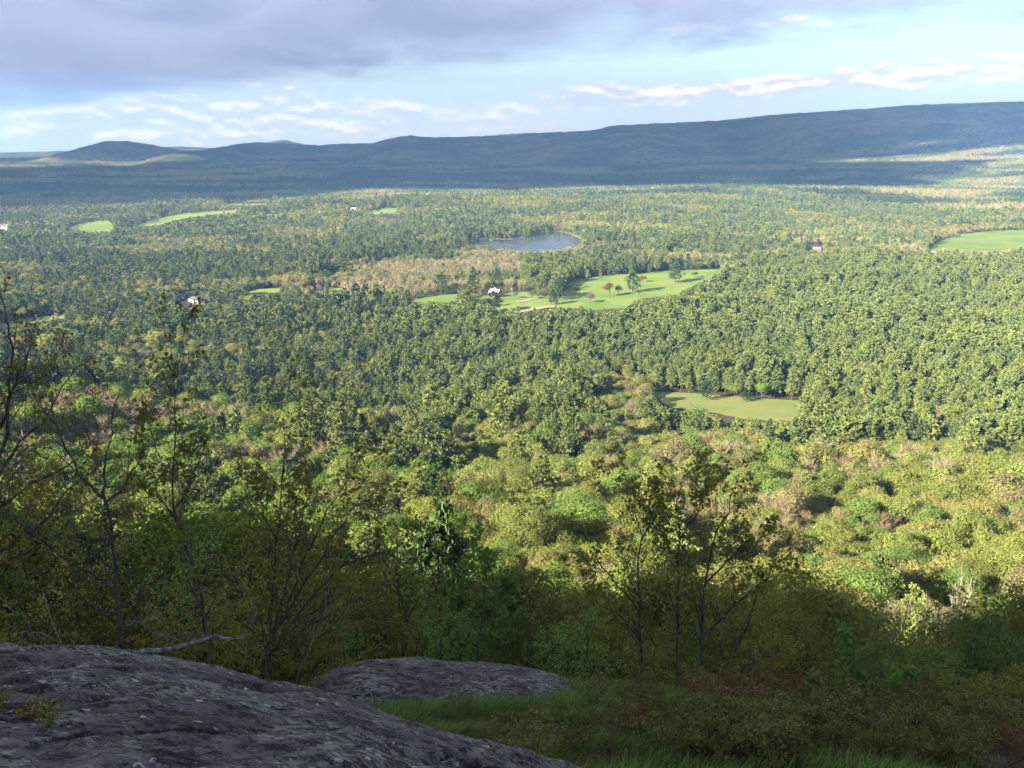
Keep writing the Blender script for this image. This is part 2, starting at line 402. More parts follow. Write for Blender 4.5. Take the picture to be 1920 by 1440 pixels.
def cloud_material():
    m, t, out = material('cloud')
    d = t.new('ShaderNodeBsdfDiffuse'); tr = t.new('ShaderNodeBsdfTranslucent'); d.inputs[0].default_value = (0.9, 0.9, 0.92, 1); tr.inputs[0].default_value = (0.8, 0.8, 0.84, 1)
    mx = t.new('ShaderNodeMixShader'); mx.inputs[0].default_value = 0.5; t.link(d.outputs[0], mx.inputs[1]); t.link(tr.outputs[0], mx.inputs[2]); t.link(mx.outputs[0], out.inputs[0]); return m
M['cloud'] = cloud_material()

# ------------------------------------------------------------------ terrain
def build_terrain():
    rs = np.concatenate([[0.0], np.linspace(0.8, 20, 70), np.geomspace(20, 16300, 420)[1:]])
    th = np.radians(np.concatenate([np.arange(-44, 44.01, 0.4), np.arange(50, 316, 6)]))
    R, T = np.meshgrid(rs[1:], th, indexing='ij')
    X, Y = R*np.sin(T), R*np.cos(T); Z = ground_h(X, Y)
    nr, nt = R.shape
    V = np.concatenate([np.stack([X, Y, Z], -1).reshape(-1, 3), [[0, 0, float(ground_h(0, 0))]]])
    i = np.arange(nr-1)[:, None]*nt; k = np.arange(nt)[None, :]; k2 = (k+1) % nt
    Fq = np.stack([i+k2, i+k, i+nt+k, i+nt+k2], -1).reshape(-1, 4)
    Ft = np.stack([np.full(nt, len(V)-1), np.arange(nt), (np.arange(nt)+1) % nt], -1)[:, [0, 2, 1]]
    mb = MB(); mb.add(V, Fq); mb.f.append(Ft); mb.mi.append(np.zeros(len(Ft), int))
    tag(link('ground', mb.mesh('ground', M['ground'], True)), 'wooded mountainside dropping to the wide flat valley floor', kind='structure')
build_terrain()

def sheet(name, poly_px, mat, label, off=0.45, step=14.0, flat=None, closed_px=None):
    """a surface draped over the ground inside an outline seen in the photograph"""
    pts = []
    n = len(poly_px)
    for i in range(n):
        a, b = np.array(poly_px[i], float), np.array(poly_px[(i+1) % n], float)
        for k in range(5): pts.append(a+(b-a)*k/5)
    pts = np.array(pts)
    if flat is None: pts[:, 1] += fbm(pts[:, 0]/9, pts[:, 1]/5, 2, 7)*1.6; pts[:, 0] += fbm(pts[:, 0]/9, pts[:, 1]/5, 2, 8)*5
    Wp = at(pts[:, 0], pts[:, 1])
    if flat is not None:
        d = ray(pts[:, 0], pts[:, 1]); Wp = d*((flat-CZ)/d[:, 2])[:, None]+np.array([0, 0, CZ])
    b2 = Wp[:, :2]
    lo, hi = b2.min(0), b2.max(0)
    gx, gy = np.meshgrid(np.arange(lo[0], hi[0], step), np.arange(lo[1], hi[1], step))
    gp = np.stack([gx.ravel(), gy.ravel()], -1); gp = gp[inside(b2, gp[:, 0], gp[:, 1])]
    vin = [Vector(p) for p in np.concatenate([b2, gp])]
    res = delaunay_2d_cdt(vin, [], [list(range(len(b2)))], 1, 1e-4)
    vv = np.array([(p.x, p.y) for p in res[0]]); ff = np.array([f for f in res[2] if len(f) == 3])
    z = ground_h(vv[:, 0], vv[:, 1])+off if flat is None else np.full(len(vv), flat)
    mb = MB(); mb.add(np.concatenate([vv, z[:, None]], 1), ff)
    me = mb.mesh(name, mat, True)
    return tag(link(name, me), label, kind='structure')

FIELDS = {
 'hay':   [(1040, 577), (1062, 540), (1075, 524), (1160, 515), (1250, 508), (1352, 505), (1344, 516), (1300, 537), (1272, 552), (1235, 557), (1195, 563), (1175, 578), (1120, 582)],
 'lawn':  [(880, 560), (905, 556), (945, 549), (985, 548), (1040, 560), (1045, 577), (980, 580), (940, 586), (925, 578), (910, 570)],
 'left':  [(755, 566), (800, 557), (858, 551), (858, 566), (820, 571), (770, 573)],
 'clear': [(1222, 735), (1300, 738), (1400, 746), (1505, 753), (1500, 780), (1490, 792), (1440, 790), (1390, 786), (1320, 772), (1255, 765)],
 'right': [(1735, 470), (1760, 452), (1800, 440), (1860, 433), (1990, 428), (1990, 465), (1860, 472), (1800, 473)],
 'farA':  [(112, 430), (165, 417), (203, 413), (215, 424), (208, 434), (175, 437)],
 'farB':  [(225, 430), (300, 409), (350, 399), (450, 393), (452, 398), (352, 408), (290, 424)],
 'small': [(690, 397), (722, 390), (745, 391), (742, 401), (705, 402)],
 'barnA': [(446, 553), (480, 543), (530, 540), (530, 547), (480, 556)],
 'barnB': [(585, 546), (640, 541), (640, 545), (600, 551)],
 'leftlow': [(-20, 610), (30, 601), (120, 590), (150, 594), (60, 607), (-20, 622)],
 'brown': [(405, 383), (420, 378), (520, 381), (540, 384), (470, 386)],
}
POND = [(874, 453), (902, 449), (958, 449), (985, 445), (1010, 438), (1040, 433), (1064, 437), (1092, 450), (1078, 464), (1042, 470), (985, 471), (930, 467), (890, 461)]
SHORE = [(868, 453), (900, 447), (958, 446.5), (983, 443), (1008, 436), (1038, 430.5), (1066, 434.5), (1105, 447), (1098, 452), (1080, 465), (1044, 472), (985, 473), (930, 470), (887, 464)]
MARSH = [(765, 470), (800, 462), (866, 460), (885, 466), (880, 474), (800, 478), (765, 478)]
BARNYARD = [(335, 570), (352, 562), (385, 566), (382, 573), (345, 575)]
def build_sheets():
    sheet('hay_field', FIELDS['hay'], M['field'], 'bright green mown field with shrubs and pines beside the farmhouse')
    sheet('lawn', FIELDS['lawn'], M['field'], 'green lawn around the pale farmhouse', 0.75)
    sheet('field', FIELDS['left'], M['field'], 'narrow green field left of the pale farmhouse')
    sheet('meadow', FIELDS['clear'], M['meadow'], 'tan and green clearing ringed by pines')
    sheet('field', FIELDS['right'], M['field'], 'bright green field at the right edge of the valley')
    sheet('field', FIELDS['farA'], M['field'], 'far green field left of the tree clump')
    sheet('field', FIELDS['farB'], M['field'], 'long far green strip field behind the tree clump')
    sheet('field', FIELDS['small'], M['field'], 'small green opening on the wooded knoll')
    sheet('lawn', FIELDS['barnA'], M['field'], 'yellow green lawn right of the long white barn')
    sheet('lawn', FIELDS['barnB'], M['field'], 'small sunlit grass strip near the swamp')
    sheet('field', FIELDS['leftlow'], M['field'], 'low green field at the left edge of the valley')
    sheet('field', FIELDS['brown'], M['dry'], 'bare brown field behind the sunlit knoll')
    sheet('shore', SHORE, M['sand'], 'pale sandy shore around the pond', flat=0.9)
    sheet('marsh', MARSH, M['dry'], 'straw coloured marsh left of the pond')
    sheet('pond', POND, M['water'], 'dark blue pond in the middle of the valley', flat=1.3)
    sheet('yard', BARNYARD, M['gravel'], 'tan gravel yard in front of the long barn', 0.9)
    sheet('track', [(945, 588), (975, 582), (1010, 577), (1040, 573), (1042, 576), (1010, 581), (975, 587), (955, 592)], M['gravel'], 'tan dirt track crossing below the lawn', 1.0)
    sheet('track', [(966, 566), (1000, 560), (1036, 556), (1037, 558), (1000, 563), (970, 569)], M['gravel'], 'pale track running past the lawn trees', 1.15)
    sheet('road', [(-20, 438), (10, 435), (34, 433), (34, 437), (10, 440), (-20, 446)], M['gravel'], 'pale road strip at the far left edge', 0.8)
build_sheets()

# ------------------------------------------------------------------ far ridges
def hill(name, sil, D, Wd, label, zb=-5.0, rough=0.10, seed=1):
    sil = np.array(sil, float)
    pxs = np.arange(sil[0, 0], sil[-1, 0]+1, 3.0)
    # smooth silhouette
    pys = np.interp(pxs, sil[:, 0], sil[:, 1])
    k = np.hanning(9); k /= k.sum(); pys = np.convolve(np.pad(pys, 4, 'edge'), k, 'valid')+fbm(pxs/7, pxs*0, 3, seed)*1.3
    d = ray(pxs, pys); top = d*(D/d[:, 1])[:, None]+np.array([0, 0, CZ])
    t = np.concatenate([np.linspace(-1, 0, 70), np.linspace(0, 1, 18)[1:]])
    T, X = np.meshgrid(t, top[:, 0], indexing='ij'); ZT = np.broadcast_to(top[:, 2], T.shape)
    Y = D+T*Wd
    prof = np.where(T < 0, np.cos(T*np.pi/2)**1.5, np.cos(T*np.pi/2))
    hgt = np.maximum(ZT-zb, 0)
    edge = 1-np.abs(T)**2
    n = fbm(X/(Wd*0.28)+seed*7.3, Y/(Wd*0.5), 4, seed)
    Z = zb+hgt*prof+n*hgt*0.75*np.clip(-T*1.4, 0, 1)*edge
    Z = Z+fbm(X/160, Y/160, 4, seed+9)*26*np.clip(prof*1.5, 0, 1)*np.clip(-T*4, 0.25, 1) + fbm(X/24, Y/40, 2, seed+19)*7
    Z = np.minimum(Z, np.where(T < 0, CZ+(ZT-CZ)*Y/D-abs(T)*3+6, 1e9))
    nr, nc = T.shape
    i = np.arange(nr-1)[:, None]*nc; c = np.arange(nc-1)[None, :]
    Fq = np.stack([i+c, i+c+1, i+nc+c+1, i+nc+c], -1).reshape(-1, 4)
    mb = MB(); mb.add(np.stack([X, Y, Z], -1).reshape(-1, 3), Fq)
    tag(link(name, mb.mesh(name, M['hill'], True)), label, kind='structure')
def build_hills():
    hill('hills', [(-500, 292), (0, 291), (60, 286), (170, 283), (250, 281), (330, 275), (400, 279), (480, 272), (560, 276), (640, 270), (720, 268), (800, 272), (1000, 290)], 11500, 2200, 'farthest pale blue hills along the left horizon', seed=3)
    hill('mountain', [(440, 285), (500, 268), (530, 262), (550, 267), (590, 280), (620, 290)], 13300, 1500, 'farthest small blue peak above the left hills', seed=8)
    hill('hills', [(360, 300), (420, 274), (480, 267), (560, 271), (640, 275), (700, 279), (760, 300)], 9200, 1800, 'low dark blue hills left of centre', seed=5)
    hill('hill', [(60, 312), (130, 296), (168, 287), (192, 273), (214, 264), (236, 268), (266, 275), (300, 285), (350, 298), (420, 308), (460, 315)], 7600, 1700, 'rounded dark hill standing alone at left', seed=6)
    hill('hill', [(270, 318), (330, 297), (372, 284), (400, 281), (430, 287), (480, 300), (540, 315)], 6700, 1200, 'lower wooded hill right of the rounded hill', seed=12)
    hill('ridge', [(860, 275), (930, 253), (1000, 249), (1060, 247), (1140, 243), (1240, 236), (1400, 225)], 13000, 2600, 'paler blue ridge glimpsed behind the long mountain', seed=14)
    hill('ridge', [(560, 310), (640, 290), (690, 272), (730, 260), (770, 254), (820, 258), (880, 257), (930, 254), (980, 262), (1040, 268), (1120, 280), (1200, 295)], 8200, 1900, 'dark blue ridge in the middle of the horizon', seed=15)
    hill('ridge', [(860, 300), (960, 272), (1040, 256), (1110, 246), (1150, 236), (1190, 234), (1260, 230), (1340, 227), (1450, 216), (1560, 208), (1640, 203), (1700, 197), (1760, 196), (1840, 193), (1920, 191), (2100, 187), (2400, 190)], 7900, 3000, 'long dark blue mountain ridge rising to the right', seed=17)
    hill('hill', [(1380, 300), (1460, 255), (1540, 232), (1620, 222), (1680, 219), (1760, 221), (1850, 213), (1920, 207), (2100, 203), (2300, 215)], 6400, 1800, 'browner wooded foothill in front of the right ridge', seed=18)
build_hills()

# ------------------------------------------------------------------ clouds that shade the valley
def build_clouds():
    hgt = 2200.0
    back = (hgt+CZ-10)/math.tan(SUN_EL)
    cell = 70.0
    gx, gy = np.meshgrid(np.arange(-12000, 12000, cell), np.arange(300, 17000, cell), indexing='ij')
    # outline of the shade on the valley floor, in metres from the viewpoint
    n = fbm(gx/1500, gy/900, 4, 21)
    bx = np.array([-9000, -1600, -900, -300, 200, 700, 1300, 2000, 3000, 9000]); by = np.array([1900, 2150, 2700, 3100, 3150, 3050, 3200, 3600, 4600, 5300])
    m = np.clip((gy-np.interp(gx, bx, by))/350.0, -1.5, 1.2)+n*0.9
    for cx, cy, sx, sy, a in [(-3200, 6100, 1300, 520, 2.4), (3000, 4700, 1300, 420, 2.4), (2300, 3750, 900, 160, 2.0), (-1500, 5000, 500, 200, 1.2)]:
        m = m-a*np.exp(-((gx-cx)/sx)**2-((gy-cy)/sy)**2)
    X = gx+SUN_FROM[0]*back; Y = gy+SUN_FROM[1]*back
    m = m-3.6*np.clip(fbm(gx/1300+3, gy/420, 3, 25)-0.06, 0, 0.5)*sstep(gy, 3500, 4000)*(1-sstep(gy, 5200, 5700))
    keep = (m > 0) & (np.hypot(X, Y) < 10500+n*900)
    th = 150*np.sqrt(np.clip(m, 0, 1))
    wob = fbm(gx/420, gy/420, 4, 31)
    nx, ny = gx.shape
    kf = keep[:-1, :-1] & keep[1:, :-1] & keep[:-1, 1:] & keep[1:, 1:]
    idx = np.arange(nx*ny).reshape(nx, ny)
    q = np.stack([idx[:-1, :-1], idx[1:, :-1], idx[1:, 1:], idx[:-1, 1:]], -1)[kf]
    lower = np.stack([X, Y, CZ+hgt-th*(0.5+wob*0.5)], -1).reshape(-1, 3); upper = np.stack([X, Y, CZ+hgt+3+th*(1+wob)], -1).reshape(-1, 3)
    used = np.unique(q); re = np.zeros(nx*ny, int); re[used] = np.arange(len(used))
    mb = MB(); mb.add(lower[used], re[q][:, ::-1]); mb.add(upper[used], re[q])
    tag(link('cloud', mb.mesh('cloud', M['cloud'], True)), 'broken grey cloud layer overhead shading the far valley', 'cloud', kind='stuff')
build_clouds()

# ------------------------------------------------------------------ tree models
def col_var(rng, n, spread=0.22, hue=0.06):
    v = 1+rng.uniform(-spread, spread, n)
    return np.stack([v*(1+rng.uniform(-hue, hue, n)), v, v*(1+rng.uniform(-hue, hue, n))], -1)
def broadleaf(seed, Ht=12.0, ncard=1800, card=0.30, limbs=9, tri=False, sparse=0.0):
    rng = np.random.default_rng(seed); tr, cr = MB(), MB()
    R = Ht*rng.uniform(0.36, 0.47)
    lean = rng.normal(size=2)*0.03*Ht
    tz = np.linspace(0, 0.72*Ht, 6); tp = np.stack([lean[0]*(tz/Ht)**2*3, lean[1]*(tz/Ht)**2*3, tz], -1); tp[1:-1, :2] += rng.normal(size=(4, 2))*0.012*Ht
    tube(tr, tp, np.linspace(0.022, 0.006, 6)*Ht, 5 if limbs > 3 else 3)
    K = 15 if ncard > 300 else 9
    d = unit(rng.normal(size=(K, 3))); d[:, 2] = np.abs(d[:, 2])*1.0-0.25
    cen = np.array([0, 0, 0.60*Ht])+d*np.array([R*0.72, R*0.72, 0.30*Ht])*rng.uniform(0.65, 1.05, (K, 1))
    cen[:, :2] += lean
    lr = R*rng.uniform(0.30, 0.52, K)
    for k in range(min(limbs, K)):
        s = tp[rng.integers(2, 5)]; mid = (s+cen[k])/2+np.array([0, 0, -0.02*Ht])+rng.normal(size=3)*0.02*Ht
        tube(tr, [s, mid, cen[k]], np.array([0.009, 0.006, 0.003])*Ht, 3)
    w = lr**2/np.sum(lr**2); own = rng.choice(K, ncard, p=w)
    n = unit(rng.normal(size=(ncard, 3))+np.array([0, 0, 0.55]))
    P = cen[own]+n*lr[own][:, None]*rng.uniform(0.55, 1.12, (ncard, 1))*np.array([1, 1, 0.85])
    P += fbm(P[:, 0]*0.9, P[:, 1]*0.9+P[:, 2], 2, seed)[:, None]*n*0.5
    lobev = rng.uniform(0.85, 1.15, K)[own]
    c = col_var(rng, ncard)*lobev[:, None]
    cards(cr, P, n+rng.normal(size=(ncard, 3))*0.42, card*rng.uniform(0.6, 1.4, ncard), rng, c, tri=tri)
    return tr, cr
def pine(seed, Ht=19.0, whorls=15, per=6, tufts=5, ncards=5, csize=0.55, flat=False):
    rng = np.random.default_rng(seed); tr, cr = MB(), MB()
    tz = np.linspace(0, Ht*0.98, 6); tp = np.stack([rng.normal(size=6)*0.005*Ht, rng.normal(size=6)*0.005*Ht, tz], -1); tp[0, :2] = 0
    tube(tr, tp, np.linspace(0.016, 0.002, 6)*Ht, 5 if whorls > 8 else 3)
    R = Ht*rng.uniform(0.215, 0.275); t0 = rng.uniform(0.18, 0.32); pw = rng.uniform(0.55, 0.78)
    P, N = [], []
    for w in range(whorls):
        t = t0+(0.97-t0)*(w/(whorls-1))**0.92; u = (0.985-t)/(0.985-t0)
        L0 = R*(u**pw)*min(1.0, 0.62+1.3*(1-u))+0.35
        a0 = rng.uniform(0, 6.28); tier = rng.uniform(0.75, 1.15)
        for b in range(per if u > 0.12 else 3):
            if rng.random() < 0.12: continue
            az = a0+b*2*np.pi/per+rng.normal()*0.28; L = L0*rng.uniform(0.6, 1.2)*tier
            dirv = np.array([np.cos(az), np.sin(az), rng.uniform(-0.08, 0.28)+0.75*(1-u)**1.5])
            base = np.array([0, 0, t*Ht]); tip = base+dirv*L+np.array([0, 0, 0.12*L])
            if whorls > 8: tube(tr, [base, base+dirv*L*0.5, tip], [0.05, 0.035, 0.012], 3)
            s = rng.uniform(0.25, 1.0, tufts)**0.7
            q = base+dirv*L*s[:, None]+np.array([0, 0, 0.12*L])*s[:, None]+rng.normal(size=(tufts, 3))*0.13*L*np.array([1, 1, 0.35])
            P.append(np.repeat(q, ncards, 0)); N.append(np.repeat(np.tile(dirv, (tufts, 1)), ncards, 0))
    P = np.concatenate(P); dv = np.concatenate(N); n = len(P)
    # each needle spray is a narrow pointed blade fanning outwards and upwards
    o = unit(dv*0.8+rng.normal(size=(n, 3))*0.75+np.array([0, 0, 0.45]))
    side = unit(np.cross(o, rng.normal(size=(n, 3))+np.array([0, 0, 0.6])))
    ln = csize*rng.uniform(0.7, 1.4, n)[:, None]; wd = ln*rng.uniform(0.20, 0.34, n)[:, None]
    V = np.stack([P-side*wd*0.5, P+side*wd*0.5, P+o*ln+side*wd*0.7, P+o*ln-side*wd*0.7], 1)
    cr.add(V.reshape(-1, 3), np.arange(n*4).reshape(n, 4), np.repeat(col_var(rng, n, 0.25, 0.08), 4, 0))
    return tr, cr
def bare(seed, Ht=12.0, limbs=12, twigs=16, width=0.05, upright=0.6):
    rng = np.random.default_rng(seed); tr, cr = MB(), MB()
    tz = np.linspace(0, 0.8*Ht, 6); tp = np.stack([rng.normal(size=6)*0.012*Ht, rng.normal(size=6)*0.012*Ht, tz], -1); tp[0, :2] = 0
    tube(tr, tp, np.linspace(0.016, 0.004, 6)*Ht, 4)
    for k in range(limbs):
        t = rng.uniform(0.3, 1.0); s = np.array([np.interp(t*0.8*Ht, tz, tp[:, 0]), np.interp(t*0.8*Ht, tz, tp[:, 1]), t*0.8*Ht])
        az = rng.uniform(0, 6.28); L = Ht*rng.uniform(0.22, 0.38)*(1.15-0.55*t)
        dv = unit(np.array([np.cos(az), np.sin(az), upright+rng.uniform(-0.2, 0.6)]))
        mid = s+dv*L*0.5+rng.normal(size=3)*0.03*L; e = s+dv*L+np.array([0, 0, 0.15*L])
        tube(tr, [s, mid, e], np.array([0.006, 0.004, 0.0015])*Ht, 3)
        f = rng.uniform(0.25, 1.0, twigs)[:, None]; p = s+(e-s)*f
        o = unit(dv+rng.normal(size=(twigs, 3))*0.6+np.array([0, 0, 0.35])); ln = (Ht*rng.uniform(0.08, 0.17, twigs))[:, None]
        sd = unit(np.cross(o, rng.normal(size=(twigs, 3))))*width
        V = np.stack([p-sd, p+sd, p+o*ln+sd*0.4, p+o*ln-sd*0.4], 1)
        cr.add(V.reshape(-1, 3), np.arange(twigs*4).reshape(-1, 4), np.repeat(col_var(rng, twigs, 0.3), 4, 0))
    return tr, cr
def patch(seed, side=44.0, n=26):
    """a piece of far woodland: simple rounded and pointed crowns of many small faces"""
    rng = np.random.default_rng(seed); cr = MB()
    for k in range(n):
        x, y = rng.uniform(-side/2, side/2, 2); ht = rng.uniform(9, 17)
        tone = rng.choice(4, p=[0.34, 0.34, 0.2, 0.12])
        base = [(0.75, 0.95, 0.85), (1.25, 1.15, 0.9), (1.0, 1.0, 1.0), (1.5, 1.15, 1.1)][tone]
        R = rng.uniform(2.8, 4.6); m = 26
        nn = unit(rng.normal(size=(m, 3))+np.array([0, 0, 0.5]))
        if tone == 0:
            z = rng.uniform(0, 1, m); P = np.stack([x+nn[:, 0]*R*0.8*(1-z), y+nn[:, 1]*R*0.8*(1-z), 3+z*(ht+2)], -1)
        else: P = np.array([x, y, ht-R])+nn*R*np.array([1, 1, 0.9])*rng.uniform(0.7, 1.1, (m, 1))
        cards(cr, P, nn+rng.normal(size=(m, 3))*0.4, rng.uniform(0.9, 1.8, m), rng, col_var(rng, m, 0.2)*np.array(base)*rng.uniform(0.8, 1.2), tri=True)
    return cr

HID = bpy.data.collections.new('tree_models')      # models for the scattered woods, not linked to the scene
def joined(name, tr, cr, leafmat, barkmat='bark'):
    mb = MB(); mb.merge(tr, 0); mb.merge(cr, 1)
    return mb.mesh(name, [M[barkmat], M[leafmat]])
MODELS = {}
def make_models():
    for kind, leaf, bk in (('broadleaf', 'foliage', 'bark'), ('pine', 'needles', 'bark'), ('bare', 'twigs', 'bark')):
        MODELS[kind] = {}
        for lod, cnt in (('near', 6), ('hi', 5), ('mid', 5), ('low', 4)):
            L = []
            for k in range(cnt):
                sd = {'near': 100, 'hi': 200, 'mid': 300, 'low': 400}[lod]+k*7
                if kind == 'broadleaf':
                    tr, cr = {'near': lambda: broadleaf(sd, 11.5, 9000, 0.115, 14), 'hi': lambda: broadleaf(sd, 12, 3600, 0.20, 8),
                              'mid': lambda: broadleaf(sd, 13, 900, 0.42, 5), 'low': lambda: broadleaf(sd, 13, 200, 0.9, 2, True)}[lod]()
                elif kind == 'pine':
                    tr, cr = {'near': lambda: pine(sd, 18, 13, 6, 9, 6, 0.62), 'hi': lambda: pine(sd, 18, 11, 6, 6, 5, 0.85),
                              'mid': lambda: pine(sd, 18, 8, 5, 4, 4, 1.35), 'low': lambda: pine(sd, 17, 6, 4, 2, 3, 2.2)}[lod]()
                else:
                    tr, cr = {'near': lambda: bare(sd, 10.5, 26, 26, 0.022), 'hi': lambda: bare(sd, 12, 20, 22, 0.045),
                              'mid': lambda: bare(sd, 13, 14, 14, 0.09), 'low': lambda: bare(sd, 13, 8, 8, 0.22)}[lod]()
                L.append((tr, cr))
            MODELS[kind][lod] = L
make_models()

# ------------------------------------------------------------------ where the woods stand
VISIBLE_OPEN = [FIELDS[k] for k in FIELDS]+[POND, BARNYARD,
    [(910, 538), (945, 538), (945, 558), (910, 558)], [(338, 548), (392, 548), (392, 572), (338, 572)], [(1512, 458), (1546, 458), (1546, 472), (1512, 472)],
    [(940, 592), (1045, 570), (1045, 578), (950, 594)]]
PINE_T = [(0.120, 0.150, 0.046), (0.104, 0.136, 0.044), (0.132, 0.160, 0.048), (0.090, 0.122, 0.043), (0.112, 0.144, 0.045)]
PINE_DARK = [(0.100, 0.128, 0.044), (0.080, 0.108, 0.042), (0.128, 0.150, 0.047), (0.062, 0.090, 0.038), (0.112, 0.136, 0.045)]
YELLOW = [(0.168, 0.190, 0.053), (0.151, 0.184, 0.052), (0.132, 0.155, 0.048), (0.185, 0.184, 0.063), (0.112, 0.167, 0.044), (0.157, 0.147, 0.071)]
GOLDEN = [(0.205, 0.205, 0.050), (0.180, 0.190, 0.048), (0.150, 0.165, 0.046), (0.215, 0.195, 0.060), (0.135, 0.165, 0.045)]
BRIGHT = [(0.120, 0.178, 0.038), (0.105, 0.160, 0.034), (0.150, 0.182, 0.044), (0.135, 0.150, 0.050)]
DULL = [(0.110, 0.135, 0.045), (0.131, 0.140, 0.056), (0.094, 0.131, 0.043), (0.156, 0.160, 0.056)]
TAN = [(0.245, 0.215, 0.120), (0.215, 0.190, 0.100), (0.240, 0.198, 0.120), (0.190, 0.172, 0.085)]
GREY = [(0.180, 0.158, 0.098), (0.190, 0.160, 0.108), (0.160, 0.142, 0.085), (0.195, 0.148, 0.085)]
ZONES = [  # name, outline in the photograph, share of (pine, broadleaf, bare), broadleaf colours, bare colours, height factor
 ('yellow', [(1085, 715), (1150, 690), (1225, 700), (1238, 790), (1100, 800)], (0.15, 0.75, 0.10), YELLOW, GREY, 1.0),
 ('slope_left', [(-400, 905), (400, 880), (700, 850), (830, 815), (860, 900), (840, 1050), (900, 1600), (-400, 1600)], (0.42, 0.48, 0.10), BRIGHT, GREY, 1.0),
 ('slope', [(860, 800), (1100, 800), (1300, 815), (1500, 832), (1920, 856), (2300, 860), (2300, 2400), (700, 2400), (840, 1050), (830, 820)], (0.055, 0.845, 0.10), YELLOW, GREY, 1.0),
 ('bright', [(-200, 780), (120, 725), (300, 690), (420, 735), (560, 760), (650, 790), (560, 850), (300, 890), (-200, 930)], (0.14, 0.76, 0.10), BRIGHT, GREY, 1.05),
 ('house_pines', [(975, 492), (1075, 485), (1075, 520), (1050, 560), (990, 560)], (0.85, 0.15, 0.0), DULL, TAN, 1.1),
 ('swamp', [(540, 548), (640, 508), (760, 474), (880, 470), (985, 478), (1000, 500), (985, 540), (860, 552), (740, 566), (560, 566)], (0.03, 0.25, 0.72), YELLOW, TAN, 0.85),
 ('plantation', [(1352, 512), (1420, 492), (1480, 478), (1920, 488), (2300, 490), (2300, 860), (1500, 832), (1300, 815), (1100, 800), (900, 800), (720, 780), (700, 600), (900, 588), (1050, 596), (1180, 585), (1280, 555)], (0.90, 0.07, 0.03), YELLOW, GREY, 1.0),
 ('mixed', [(-300, 660), (150, 625), (420, 590), (560, 566), (740, 570), (720, 780), (700, 850), (560, 850), (650, 790), (560, 760), (420, 735), (300, 690), (120, 725), (-300, 790)], (0.52, 0.40, 0.08), GOLDEN, GREY, 1.0),
 ('edge_strip', [(1440, 452), (1700, 448), (1760, 470), (2000, 474), (2000, 492), (1480, 480), (1420, 492)], (0.12, 0.28, 0.60), YELLOW, TAN, 1.0),
 ('dark_pines', [(640, 440), (745, 428), (775, 465), (730, 493), (640, 493)], (0.92, 0.06, 0.02), DULL, GREY, 1.05),
 ('dark_pines', [(750, 405), (900, 398), (970, 420), (940, 446), (840, 446)], (0.85, 0.13, 0.02), DULL, GREY, 1.05),
 ('pond_side', [(1000, 480), (1105, 444), (1250, 440), (1450, 432), (1450, 490), (1352, 512), (1075, 520), (1075, 490)], (0.48, 0.38, 0.14), YELLOW, TAN, 1.0),
 ('crest', [(380, 362), (700, 355), (1100, 366), (1180, 400), (1050, 428), (740, 405), (640, 420), (380, 410)], (0.30, 0.64, 0.06), GOLDEN, GREY, 1.0),
 ('upland', [(1040, 428), (1180, 345), (1500, 345), (2300, 330), (2300, 470), (1450, 455)], (0.26, 0.64, 0.10), GOLDEN, TAN, 1.0),
 ('left', [(-400, 440), (640, 420), (640, 520), (540, 548), (420, 590), (150, 625), (-400, 680)], (0.36, 0.54, 0.10), DULL+GOLDEN[:4], GREY, 1.0),
]
ZONE_TEXT = {'yellow': 'in the yellow patch left of the clearing', 'slope_left': 'on the left mountainside behind the near saplings', 'slope': 'on the broad yellow green slope at lower right',
             'bright': 'in the sunlit green band at mid left', 'house_pines': 'beside the farm field', 'swamp': 'in the pale swamp before the pond', 'plantation': 'in the pine plantation around the clearing',
             'mixed': 'in the mixed woods at mid left', 'edge_strip': 'along the field edge at right', 'dark_pines': 'in the dark stand by the pond', 'pond_side': 'right of the pond',
             'crest': 'on the knoll behind the pond', 'upland': 'on the right uplands', 'left': 'in the left valley woods', 'other': 'in the far valley'}
PATCH_R = 2700.0
FAR_HOUSES = [(1283, 318, 16, 0.3), (797, 339, 14, 0.5), (1000, 307, 20, -0.2), (1024, 304, 18, 0.4), (692, 323, 15, 0.1), (842, 338, 13, -0.4), (1566, 350, 18, 0.1), (1440, 293, 18, 0.6),
              (109, 363, 15, 0.2), (176, 376, 16, -0.1), (226, 324, 18, 0.3), (506, 405, 11, 0.4), (8, 430, 22, 0.2), (14, 381, 13, 0.0), (1262, 301, 17, 0.2), (1495, 290, 18, -0.3), (310, 391, 10, 0.5),
              (1584, 287, 18, 0.1), (1350, 291, 17, 0.4), (1118, 292, 18, -0.2), (662, 393, 12, 0.3)]
for _x, _y, _w, _r in FAR_HOUSES: VISIBLE_OPEN.append([(_x-7, _y-3.5), (_x+7, _y-3.5), (_x+7, _y+3), (_x-7, _y+3)])
